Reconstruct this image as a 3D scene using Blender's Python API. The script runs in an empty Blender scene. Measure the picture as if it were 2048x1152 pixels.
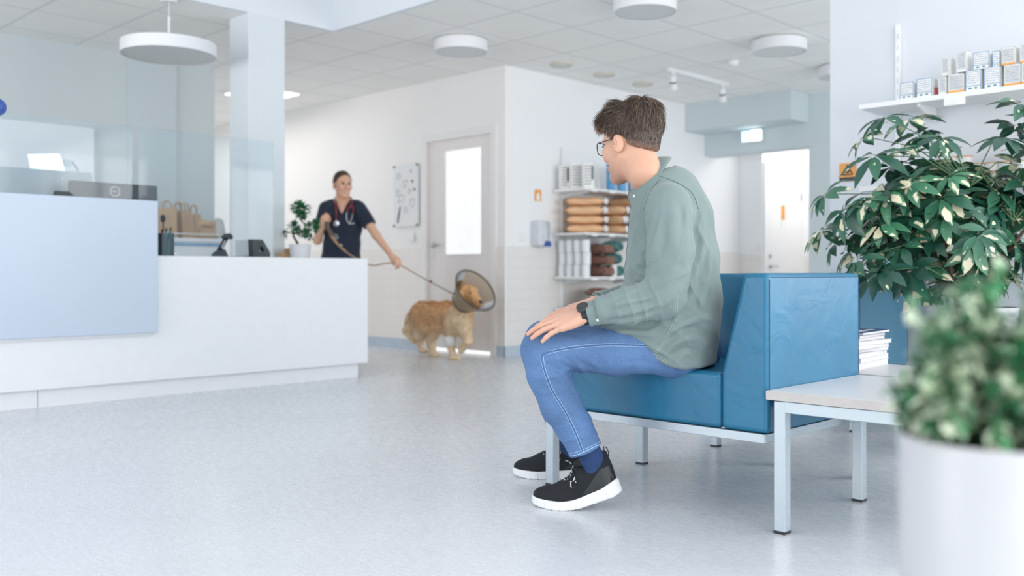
import bpy, bmesh, math, random
import numpy as np
from mathutils import Vector, Matrix, noise as mnoise
from mathutils.bvhtree import BVHTree

scene = bpy.context.scene
COL = scene.collection
rnd = random.Random(7)

# ------------------------------------------------------------------ camera
F = 1910.0                 # focal length in pixels of the 2048 px wide frame
CAMZ = 0.78
CX, CY = 1024.0, 546.0     # vanishing point of the view axis (horizon at 546)
ANG = math.atan2(1876.0, 1910.0)
RX, RY = math.cos(ANG), -math.sin(ANG)     # camera right in the room's axes
FX, FY = math.sin(ANG), math.cos(ANG)      # camera forward
# the room's axes: X runs right and away, Y runs left and away
RX, RY, FX, FY = 0.7009, -0.7133, 0.7133, 0.7009
cam_d = bpy.data.cameras.new('camera')
cam = bpy.data.objects.new('camera', cam_d)
COL.objects.link(cam)
cam_d.sensor_width = 36.0
cam_d.lens = 36.0 * F / 2048.0
cam_d.shift_y = -30.0 / 2048.0
cam_d.clip_start = 0.05
cam_d.dof.use_dof = True
cam_d.dof.focus_distance = 3.12
cam_d.dof.aperture_fstop = 2.3
cam.location = (0, 0, CAMZ)
cam.rotation_euler = (math.pi / 2, 0, math.atan2(-FX, FY))
scene.camera = cam

# ------------------------------------------------------------------ light
world = bpy.data.worlds.new('daylight')
scene.world = world
world.use_nodes = True
wb = world.node_tree.nodes['Background']
wb.inputs[0].default_value = (0.97, 0.985, 1.0, 1)
wb.inputs[1].default_value = 1.1

def area(name, loc, rot, sx, sy, watts, col=(1, 1, 1), spread=180):
    d = bpy.data.lights.new(name, 'AREA')
    d.shape = 'RECTANGLE'; d.size = sx; d.size_y = sy
    d.energy = watts; d.color = col; d.spread = math.radians(spread)
    o = bpy.data.objects.new(name, d); COL.objects.link(o)
    o.location = loc; o.rotation_euler = rot
    return o
HP = math.pi / 2
# daylight through the back window front; corridor lamps; fills added out of view
area('daylight_back_window', (0.5, -3.0, 1.45), (HP, 0, 0), 8.6, 2.3, 178, (1.0, 0.99, 0.98))
area('side_fill_light', (-3.9, 5.2, 1.5), (HP, 0, -HP), 5.6, 2.3, 88, (1.0, 0.985, 0.97), 130)  # added fill from the unseen side, aimed to lift the door wall
area('far_fill_light', (7.4, -3.0, 1.45), (HP, 0, 0), 4.0, 2.3, 130, (1.0, 0.99, 0.98))  # no window built here; added light to brighten the pet food wall
area('rear_corridor_light', (5.2, 10.6, 2.62), (0, 0, 0), 1.2, 2.4, 21, (1.0, 0.97, 0.94))
area('side_corridor_light', (10.9, 5.4, 2.60), (0, 0, 0), 1.2, 0.6, 14, (1.0, 0.98, 0.96))
area('right_fill_light', (5.0, -0.8, 1.55), (HP, 0, HP), 3.0, 1.9, 34, (1.0, 0.99, 0.97))  # added light in a made-up opening, for highlights on the leaves

scene.view_settings.view_transform = 'Standard'
scene.view_settings.look = 'None'
scene.view_settings.gamma = 1.0
scene.view_settings.exposure = 0.12
scene.view_settings.use_curve_mapping = False
try:
    scene.cycles.use_denoising = True
    scene.cycles.max_bounces = 10
    scene.cycles.diffuse_bounces = 6
    scene.cycles.transparent_max_bounces = 12
    scene.cycles.sample_clamp_indirect = 6.0
    scene.cycles.caustics_reflective = False
    scene.cycles.caustics_refractive = False
except Exception:
    pass

# ------------------------------------------------------------------ pixel -> place helpers
def CW(xc, d, z):
    return Vector((RX * xc + FX * d, RY * xc + FY * d, z))
def C(px, py, d):
    return CW((px - CX) / F * d, d, CAMZ - (py - CY) / F * d)
def onY(px, py, Y):
    k = (px - CX) / F; d = Y / (RY * k + FY); return C(px, py, d)
def onX(px, py, X):
    k = (px - CX) / F; d = X / (RX * k + FX); return C(px, py, d)
def onZ(px, py, Z):
    d = (CAMZ - Z) * F / (py - CY); return C(px, py, d)
R3 = Vector((RX, RY, 0)); F3 = Vector((FX, FY, 0)); U3 = Vector((0, 0, 1))
def yawdir(deg):
    """unit vector: 0 = image left, 90 = away from the camera, 180 = image right, 270 = toward it"""
    a = math.radians(deg); return -math.cos(a) * R3 + math.sin(a) * F3

# ------------------------------------------------------------------ objects
def settags(o, label=None, cat=None, group=None, kind=None):
    if label: o['label'] = label
    if cat: o['category'] = cat
    if group: o['group'] = group
    if kind: o['kind'] = kind
    return o
def thing(name, label, cat, loc, rz=0.0, group=None):
    o = bpy.data.objects.new(name, None); COL.objects.link(o)
    o.empty_display_size = 0.1
    o.location = loc; o.rotation_euler = (0, 0, rz)
    return settags(o, label, cat, group)
def root_off(p):
    v = Vector((0, 0, 0))
    while p is not None:
        v += Vector(p.location); p = p.parent
    return v
def dup(root, loc, rz=None, label=None, group=None, cat=None):
    r = root.copy(); COL.objects.link(r); r.location = loc
    if rz is not None: r.rotation_euler = (0, 0, rz)
    if label: r['label'] = label
    if group: r['group'] = group
    for ch in list(root.children):
        c = ch.copy(); COL.objects.link(c); c.parent = r
        for g in list(ch.children):
            d = g.copy(); COL.objects.link(d); d.parent = c
    return r

class MB:
    def __init__(self):
        self.v = []; self.f = []; self.uv = {}
    def add(self, verts, faces):
        o = len(self.v); self.v += [Vector(p) for p in verts]
        self.f += [tuple(i + o for i in f) for f in faces]
        return o
    def box(self, x0, x1, y0, y1, z0, z1):
        self.add([(x0, y0, z0), (x1, y0, z0), (x1, y1, z0), (x0, y1, z0), (x0, y0, z1), (x1, y0, z1), (x1, y1, z1), (x0, y1, z1)],
                 [(0, 3, 2, 1), (4, 5, 6, 7), (0, 1, 5, 4), (1, 2, 6, 5), (2, 3, 7, 6), (3, 0, 4, 7)])
        return self
    def obox(self, c, ax, ay, az, hx, hy, hz):
        c, ax, ay, az = Vector(c), Vector(ax).normalized(), Vector(ay).normalized(), Vector(az).normalized()
        vs = [c + ax * sx * hx + ay * sy * hy + az * sz * hz for sz in (-1, 1) for sx, sy in ((-1, -1), (1, -1), (1, 1), (-1, 1))]
        self.add(vs, [(0, 3, 2, 1), (4, 5, 6, 7), (0, 1, 5, 4), (1, 2, 6, 5), (2, 3, 7, 6), (3, 0, 4, 7)])
        return self
    def prism(self, poly, off):
        """poly: list of 3-D points (planar), extruded by the vector off"""
        n = len(poly); off = Vector(off); p = [Vector(q) for q in poly]
        self.add(p + [q + off for q in p],
                 [tuple(range(n))[::-1], tuple(range(n, 2 * n))] + [(i, (i + 1) % n, n + (i + 1) % n, n + i) for i in range(n)])
        return self
    def rings(self, rings, cap=True, closed=True):
        n = len(rings[0]); o = len(self.v)
        for r in rings: self.v += [Vector(p) for p in r]
        m = n if closed else n - 1
        for i in range(len(rings) - 1):
            for j in range(m):
                a = o + i * n + j; b = o + i * n + (j + 1) % n
                self.f.append((a, b, b + n, a + n))
        if cap:
            self.f.append(tuple(o + j for j in range(n))[::-1])
            e = o + (len(rings) - 1) * n
            self.f.append(tuple(e + j for j in range(n)))
        return self
    def lathe(self, prof, c=(0, 0, 0), n=32, axis=(0, 0, 1), cap=True):
        """prof: list of (radius, height along the axis)"""
        c = Vector(c); q = Vector((0, 0, 1)).rotation_difference(Vector(axis).normalized())
        rs = []
        for r, h in prof:
            rs.append([c + q @ Vector((max(r, 1e-5) * math.cos(2 * math.pi * k / n), max(r, 1e-5) * math.sin(2 * math.pi * k / n), h)) for k in range(n)])
        return self.rings(rs, cap)
    def cyl(self, a, b, r, n=16, r2=None):
        a, b = Vector(a), Vector(b)
        return self.lathe([(r, 0), (r2 if r2 is not None else r, (b - a).length)], a, n, b - a)
    def tube(self, pts, r, n=8, cap=True, flat=1.0, up=None):
        pts = [Vector(p) for p in pts]; m = len(pts)
        rr = r if isinstance(r, (list, tuple)) else [r] * m
        t0 = (pts[1] - pts[0]).normalized()
        nrm = Vector(up) if up else (Vector((0, 0, 1)) if abs(t0.z) < 0.9 else Vector((1, 0, 0)))
        rs = []
        for i in range(m):
            t = (pts[min(i + 1, m - 1)] - pts[max(i - 1, 0)])
            t = t.normalized() if t.length > 1e-9 else t0
            nrm = (nrm - t * nrm.dot(t))
            nrm = nrm.normalized() if nrm.length > 1e-6 else t.orthogonal().normalized()
            b = t.cross(nrm)
            rs.append([pts[i] + (nrm * math.cos(2 * math.pi * k / n) * flat + b * math.sin(2 * math.pi * k / n)) * rr[i] for k in range(n)])
        return self.rings(rs, cap)
    def sphere(self, c, r, n=16, m=10, s=(1, 1, 1)):
        c = Vector(c); rs = []
        for i in range(m + 1):
            a = -math.pi / 2 + math.pi * i / m
            rr = max(math.cos(a), 1e-4) * r
            rs.append([c + Vector((rr * math.cos(2 * math.pi * k / n) * s[0], rr * math.sin(2 * math.pi * k / n) * s[1], r * math.sin(a) * s[2])) for k in range(n)])
        return self.rings(rs, True)
    def compact(self):
        use = sorted({i for f in self.f for i in f}); mp = {i: k for k, i in enumerate(use)}
        self.v = [self.v[i] for i in use]; self.f = [tuple(mp[i] for i in f) for f in self.f]
        return self
    def xf(self, M):
        self.v = [M @ p for p in self.v]; return self
    def build(self, name, mat, parent=None, world=True, smooth=False, bevel=0, seg=2, origin=None, autosmooth=None):
        me = bpy.data.meshes.new(name)
        if parent is not None:
            off = root_off(parent) if world else Vector((0, 0, 0))
        else:
            if origin is not None: off = Vector(origin)
            else:
                xs = [p.x for p in self.v]; ys = [p.y for p in self.v]; zs = [p.z for p in self.v]
                off = Vector(((min(xs) + max(xs)) / 2, (min(ys) + max(ys)) / 2, min(zs)))
        me.from_pydata([tuple(p - off) for p in self.v], [], self.f)
        bm = bmesh.new(); bm.from_mesh(me)
        bmesh.ops.recalc_face_normals(bm, faces=bm.faces)
        bm.to_mesh(me); bm.free()
        me.materials.append(mat)
        if smooth:
            me.polygons.foreach_set('use_smooth', [True] * len(me.polygons))
        o = bpy.data.objects.new(name, me); COL.objects.link(o)
        if parent is not None: o.parent = parent
        else: o.location = off
        if bevel:
            b = o.modifiers.new('bevel', 'BEVEL'); b.width = bevel; b.segments = seg; b.limit_method = 'ANGLE'
            b.angle_limit = math.radians(40)
            me.polygons.foreach_set('use_smooth', [True] * len(me.polygons))
            b.harden_normals = True
        elif smooth and autosmooth:
            me.set_sharp_from_angle(angle=math.radians(autosmooth))
        return o
def bx(*a): return MB().box(*a)
def struct(o): o['kind'] = 'structure'; return o
def rbox(cx, cy, z0, hx, hy, h, r=0.02, n=5):
    """upright box with rounded vertical edges"""
    pts = []
    for qx, qy, a0 in ((1, 1, 0), (-1, 1, 90), (-1, -1, 180), (1, -1, 270)):
        for k in range(n + 1):
            a = math.radians(a0 + 90 * k / n)
            pts.append(Vector((cx + qx * (hx - r) + r * math.cos(a), cy + qy * (hy - r) + r * math.sin(a), z0)))
    return MB().prism(pts, (0, 0, h))

# ------------------------------------------------------------------ materials
def lin(c):
    return tuple(((x / 255) / 12.92 if x / 255 <= 0.04045 else ((x / 255 + 0.055) / 1.055) ** 2.4) for x in c) + (1,)
def mat(name, rgb, rough=0.5, metal=0.0, var=0.06, vs=14.0, bump=0.0, bs=120.0, emit=None, es=0.0, coat=0.0, sheen=0.0,
        trans=0.0, sss=0.0, spec=0.5, stretch=(1, 1, 1)):
    m = bpy.data.materials.new(name); m.use_nodes = True
    nt = m.node_tree; N = nt.nodes; L = nt.links; p = N['Principled BSDF']
    tc = N.new('ShaderNodeTexCoord'); mp = N.new('ShaderNodeMapping'); mp.inputs['Scale'].default_value = stretch
    L.new(tc.outputs['Object'], mp.inputs['Vector'])
    nz = N.new('ShaderNodeTexNoise'); nz.inputs['Scale'].default_value = vs; nz.inputs['Detail'].default_value = 3
    L.new(mp.outputs['Vector'], nz.inputs['Vector'])
    cr = N.new('ShaderNodeValToRGB'); c = lin(rgb)
    cr.color_ramp.elements[0].position = 0.3; cr.color_ramp.elements[1].position = 0.7
    cr.color_ramp.elements[0].color = tuple(max(0, x * (1 - var)) for x in c[:3]) + (1,)
    cr.color_ramp.elements[1].color = tuple(min(1, x * (1 + var)) for x in c[:3]) + (1,)
    L.new(nz.outputs['Fac'], cr.inputs['Fac']); L.new(cr.outputs['Color'], p.inputs['Base Color'])
    p.inputs['Roughness'].default_value = rough; p.inputs['Metallic'].default_value = metal
    p.inputs['Specular IOR Level'].default_value = spec
    p.inputs['Coat Weight'].default_value = coat
    p.inputs['Sheen Weight'].default_value = sheen
    p.inputs['Transmission Weight'].default_value = trans
    if sss:
        p.inputs['Subsurface Weight'].default_value = sss
        p.inputs['Subsurface Radius'].default_value = (0.012, 0.005, 0.003)
        p.inputs['Subsurface Scale'].default_value = 1.0
    if emit:
        p.inputs['Emission Color'].default_value = lin(emit); p.inputs['Emission Strength'].default_value = es
    if bump:
        nb = N.new('ShaderNodeTexNoise'); nb.inputs['Scale'].default_value = bs; nb.inputs['Detail'].default_value = 4
        L.new(mp.outputs['Vector'], nb.inputs['Vector'])
        b = N.new('ShaderNodeBump'); b.inputs['Strength'].default_value = bump; b.inputs['Distance'].default_value = 0.01
        L.new(nb.outputs['Fac'], b.inputs['Height']); L.new(b.outputs['Normal'], p.inputs['Normal'])
    return m
def clear_mat(name, rgb, ior=1.3, rough=0.05, haze=0.05):
    """see-through sheet: mostly straight through, some tint, a fresnel gloss"""
    m = bpy.data.materials.new(name); m.use_nodes = True
    nt = m.node_tree; N = nt.nodes; L = nt.links
    for n in list(N):
        if n.type != 'OUTPUT_MATERIAL': N.remove(n)
    out = [n for n in N if n.type == 'OUTPUT_MATERIAL'][0]
    tr = N.new('ShaderNodeBsdfTransparent'); tr.inputs[0].default_value = lin(rgb)
    df = N.new('ShaderNodeBsdfDiffuse'); df.inputs[0].default_value = lin(rgb)
    gl = N.new('ShaderNodeBsdfGlossy'); gl.inputs['Roughness'].default_value = rough
    m1 = N.new('ShaderNodeMixShader'); m1.inputs[0].default_value = haze
    L.new(tr.outputs[0], m1.inputs[1]); L.new(df.outputs[0], m1.inputs[2])
    fr = N.new('ShaderNodeFresnel'); fr.inputs[0].default_value = ior
    m2 = N.new('ShaderNodeMixShader'); L.new(fr.outputs[0], m2.inputs[0])
    L.new(m1.outputs[0], m2.inputs[1]); L.new(gl.outputs[0], m2.inputs[2])
    L.new(m2.outputs[0], out.inputs[0])
    return m
def attr_mat(name, rough=0.5, bump=0.0, bs=150.0, sss=0.0, var=0.06, vs=40, sheen=0.0, spec=0.5, attr='Col'):
    m = mat(name, (255, 255, 255), rough, bump=bump, bs=bs, sss=sss, var=var, vs=vs, sheen=sheen, spec=spec)
    nt = m.node_tree; p = nt.nodes['Principled BSDF']; cr = [n for n in nt.nodes if n.type == 'VALTORGB'][0]
    at = nt.nodes.new('ShaderNodeAttribute'); at.attribute_name = attr
    mx = nt.nodes.new('ShaderNodeMix'); mx.data_type = 'RGBA'; mx.blend_type = 'MULTIPLY'; mx.inputs[0].default_value = 1
    nt.links.new(at.outputs['Color'], mx.inputs[6]); nt.links.new(cr.outputs['Color'], mx.inputs[7])
    nt.links.new(mx.outputs[2], p.inputs['Base Color'])
    return m
def grid_mat(name, rgb, line, step, off, width, rough=0.8, axes=('X', 'Y'), soft=0.3, bump=0.3, brick=False):
    """flat colour with a regular grid of joints, from the place itself"""
    m = mat(name, rgb, rough, var=0.015, vs=3)
    nt = m.node_tree; N = nt.nodes; L = nt.links; p = N['Principled BSDF']; cr = [n for n in N if n.type == 'VALTORGB'][0]
    geo = N.new('ShaderNodeNewGeometry'); sp = N.new('ShaderNodeSeparateXYZ'); L.new(geo.outputs['Position'], sp.inputs[0])
    outs = []
    def mth(op, a, b=None, c=None):
        n = N.new('ShaderNodeMath'); n.operation = op
        for i, v in enumerate((a, b, c)):
            if v is None: continue
            if isinstance(v, (int, float)): n.inputs[i].default_value = v
            else: L.new(v, n.inputs[i])
        return n.outputs[0]
    prev = None
    for i, ax in enumerate(axes):
        src = sp.outputs[ax]
        a = mth('DIVIDE', mth('SUBTRACT', src, off[i]), step[i])
        if brick and i == 0:
            row = mth('FLOOR', mth('DIVIDE', mth('SUBTRACT', sp.outputs[axes[1]], off[1]), step[1]))
            a = mth('ADD', a, mth('MULTIPLY', mth('MODULO', row, 2.0), 0.5))
        fr = mth('FRACT', a)
        ds = mth('MULTIPLY', mth('MINIMUM', fr, mth('SUBTRACT', 1.0, fr)), step[i])
        ln = mth('LESS_THAN', ds, width / 2)
        prev = ln if prev is None else mth('MAXIMUM', prev, ln)
    mx = N.new('ShaderNodeMix'); mx.data_type = 'RGBA'
    L.new(prev, mx.inputs[0]); L.new(cr.outputs['Color'], mx.inputs[6]); mx.inputs[7].default_value = lin(line)
    L.new(mx.outputs[2], p.inputs['Base Color'])
    return m
def stripes_mat(name, base, ink, scale, lo, hi, z0=None):
    """unreadable small print: broken lines of ink across the face"""
    m = mat(name, base, 0.5, var=0.02)
    nt = m.node_tree; N = nt.nodes; L = nt.links; p = N['Principled BSDF']; cr = [n for n in N if n.type == 'VALTORGB'][0]
    tc = N.new('ShaderNodeTexCoord'); mp = N.new('ShaderNodeMapping'); mp.inputs['Scale'].default_value = (1, 1, 1)
    L.new(tc.outputs['Object'], mp.inputs['Vector'])
    wv = N.new('ShaderNodeTexWave'); wv.bands_direction = 'Z'; wv.inputs['Scale'].default_value = scale
    wv.inputs['Distortion'].default_value = 0.6
    L.new(mp.outputs['Vector'], wv.inputs['Vector'])
    nz = N.new('ShaderNodeTexNoise'); nz.inputs['Scale'].default_value = 1.0
    mp2 = N.new('ShaderNodeMapping'); mp2.inputs['Scale'].default_value = (90, 90, 260); L.new(tc.outputs['Object'], mp2.inputs['Vector']); L.new(mp2.outputs['Vector'], nz.inputs['Vector'])
    mu = N.new('ShaderNodeMath'); mu.operation = 'MULTIPLY'; L.new(wv.outputs['Fac'], mu.inputs[0]); L.new(nz.outputs['Fac'], mu.inputs[1])
    rp = N.new('ShaderNodeValToRGB'); rp.color_ramp.elements[0].position = lo; rp.color_ramp.elements[1].position = hi
    L.new(mu.outputs[0], rp.inputs[0])
    mx = N.new('ShaderNodeMix'); mx.data_type = 'RGBA'; L.new(rp.outputs['Color'], mx.inputs[0])
    L.new(cr.outputs['Color'], mx.inputs[6]); mx.inputs[7].default_value = lin(ink)
    L.new(mx.outputs[2], p.inputs['Base Color'])
    return m

M = {}
M['wall'] = mat('white_wall_paint', (241, 242, 244), 0.75, var=0.01, vs=2)
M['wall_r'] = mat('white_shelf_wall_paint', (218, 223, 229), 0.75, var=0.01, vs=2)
M['wall_warm'] = mat('warm_white_wall_paint', (243, 241, 240), 0.75, var=0.01, vs=2)
M['wall_green'] = mat('pale_grey_green_paint', (204, 215, 219), 0.75, var=0.01, vs=2)
M['fascia'] = mat('fascia_paint', (226, 232, 238), 0.7, var=0.01, vs=2)
M['column'] = mat('column_paint', (222, 229, 234), 0.7, var=0.01, vs=2)
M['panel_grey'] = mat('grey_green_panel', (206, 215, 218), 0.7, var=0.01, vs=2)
M['ceiling'] = grid_mat('ceiling_tiles', (246, 245, 243), (228, 228, 228), (0.625, 0.625), (6.2975, 6.1725), 0.022, 0.9)
M['tile'] = grid_mat('wainscot_tiles', (238, 233, 229), (226, 221, 217), (0.30, 0.10), (0, 0.03), 0.004, 0.35, axes=('Y', 'Z'), brick=True)
M['tile_x'] = grid_mat('wainscot_tiles_side', (232, 229, 226), (218, 216, 214), (0.30, 0.10), (0, 0.03), 0.004, 0.35, axes=('X', 'Z'), brick=True)
M['base'] = mat('grey_blue_baseboard', (186, 200, 214), 0.5)
M['white'] = mat('white_laminate', (236, 238, 241), 0.4, var=0.01)
M['white_paint'] = mat('white_gloss_paint', (240, 240, 240), 0.35, var=0.01)
M['door'] = mat('door_paint', (236, 231, 229), 0.45, var=0.01)
M['frame_w'] = mat('door_frame_paint', (238, 236, 235), 0.45, var=0.01)
M['steel'] = mat('brushed_steel', (190, 192, 195), 0.3, metal=0.9)
M['silver'] = mat('silver_metal_paint', (176, 188, 196), 0.38, metal=0.55, var=0.02)
M['black'] = mat('black_plastic', (22, 26, 31), 0.4)
M['charcoal'] = mat('charcoal_plastic', (56, 64, 70), 0.45)
M['lit'] = mat('lit_panel', (255, 255, 255), 0.5, emit=(255, 253, 250), es=3.5)
M['pane_lit'] = mat('frosted_lit_pane', (226, 228, 230), 0.5, emit=(250, 251, 253), es=0.5)
M['glass'] = clear_mat('clear_screen', (246, 250, 252), haze=0.045)
M['blue_panel'] = mat('pale_blue_laminate', (196, 209, 226), 0.35, var=0.02, vs=1.5)
M['leather'] = mat('blue_leatherette', (40, 108, 150), 0.36, var=0.10, vs=5, bump=0.10, bs=320, spec=0.55)
M['leather_lt'] = M['leather']
M['stitch_blue'] = mat('dark_blue_seam', (24, 78, 116), 0.6)
M['table'] = mat('pale_grey_laminate', (204, 204, 206), 0.35, var=0.02)
M['table_edge'] = mat('beige_edge_band', (186, 182, 180), 0.5)
M['paper'] = mat('paper', (240, 240, 238), 0.8)
M['orange'] = mat('orange_print', (236, 160, 70), 0.5)
M['navy'] = mat('navy_print', (28, 44, 74), 0.5)
M['kraft'] = mat('kraft_paper', (190, 158, 124), 0.8, var=0.10, vs=8)
M['tan'] = mat('tan_carton', (206, 168, 130), 0.7)
M['soil'] = mat('soil', (60, 46, 38), 0.95, var=0.3, vs=60, bump=0.6, bs=90)
M['stem'] = mat('green_brown_stem', (96, 104, 70), 0.7, var=0.2)
M['bark'] = mat('brown_bark', (92, 78, 64), 0.85, var=0.25, vs=40, bump=0.4)
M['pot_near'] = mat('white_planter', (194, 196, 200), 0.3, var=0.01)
M['pot'] = mat('white_ceramic', (212, 214, 218), 0.3, var=0.01)

def floor_mat():
    m = mat('pale_blue_vinyl', (214, 218, 222), 0.22, var=0.03, vs=1.2)
    nt = m.node_tree; N = nt.nodes; L = nt.links; p = N['Principled BSDF']; cr = [n for n in N if n.type == 'VALTORGB'][0]
    tc = N.new('ShaderNodeTexCoord'); mp = N.new('ShaderNodeMapping')
    mp.inputs['Scale'].default_value = (60.0, 4.0, 1); mp.inputs['Rotation'].default_value = (0, 0, 0.0)
    L.new(tc.outputs['Object'], mp.inputs['Vector'])
    nz = N.new('ShaderNodeTexNoise'); nz.inputs['Scale'].default_value = 3.0; nz.inputs['Detail'].default_value = 5
    L.new(mp.outputs['Vector'], nz.inputs['Vector'])
    rp = N.new('ShaderNodeValToRGB'); rp.color_ramp.elements[0].position = 0.30; rp.color_ramp.elements[1].position = 0.70
    rp.color_ramp.elements[0].color = (0.97, 0.973, 0.976, 1); rp.color_ramp.elements[1].color = (1.02, 1.02, 1.02, 1)
    L.new(nz.outputs['Fac'], rp.inputs['Fac'])
    mx = N.new('ShaderNodeMix'); mx.data_type = 'RGBA'; mx.blend_type = 'MULTIPLY'; mx.inputs[0].default_value = 1
    L.new(cr.outputs['Color'], mx.inputs[6]); L.new(rp.outputs['Color'], mx.inputs[7]); L.new(mx.outputs[2], p.inputs['Base Color'])
    p.inputs['Specular IOR Level'].default_value = .8
    rr = N.new('ShaderNodeMapRange'); rr.inputs[3].default_value = 0.20; rr.inputs[4].default_value = 0.34
    L.new(nz.outputs['Fac'], rr.inputs[0]); L.new(rr.outputs[0], p.inputs['Roughness'])
    return m
M['floor'] = floor_mat()

# ------------------------------------------------------------------ signed-distance modelling (for bodies, cloth, shoes, fur)
def A(p): return np.array(p, dtype=np.float32)
def f_rc(a, b, ra, rb, axis=None, s=1.0):
    """tapered capsule; axis/s < 1 widens it along that axis by 1/s"""
    a, b = A(a), A(b); ax = None if axis is None else A(Vector(axis).normalized())
    ext = max(ra, rb) / min(s, 1.0)
    lo = np.minimum(a, b) - ext; hi = np.maximum(a, b) + ext
    ba0 = b - a
    if ax is not None: ba0 = ba0 + (s - 1) * (ba0 @ ax) * ax
    L2 = float(ba0 @ ba0) + 1e-12
    def fn(P):
        q = P - a
        if ax is not None: q = q + ((s - 1) * (q @ ax))[:, None] * ax
        t = np.clip((q @ ba0) / L2, 0, 1)
        return np.linalg.norm(q - t[:, None] * ba0, axis=1) - (ra + (rb - ra) * t)
    return fn, lo, hi
def f_ell(c, r, Mx=None):
    c = A(c); r = A(r); Rm = np.eye(3, dtype=np.float32) if Mx is None else np.array(Mx.to_3x3(), dtype=np.float32)
    e = float(r.max())
    def fn(P):
        q = (P - c) @ Rm
        k0 = np.linalg.norm(q / r, axis=1); k1 = np.linalg.norm(q / (r * r), axis=1) + 1e-9
        return k0 * (k0 - 1) / k1
    return fn, c - e, c + e
def f_plane(p, n):
    """negative on the side away from n"""
    p = A(p); n = A(Vector(n).normalized())
    return (lambda P: (P - p) @ n), None, None
def smin(a, b, k):
    if k <= 0: return np.minimum(a, b)
    h = np.clip(0.5 + 0.5 * (b - a) / k, 0, 1)
    return b + (a - b) * h - k * h * (1 - h)
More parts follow.
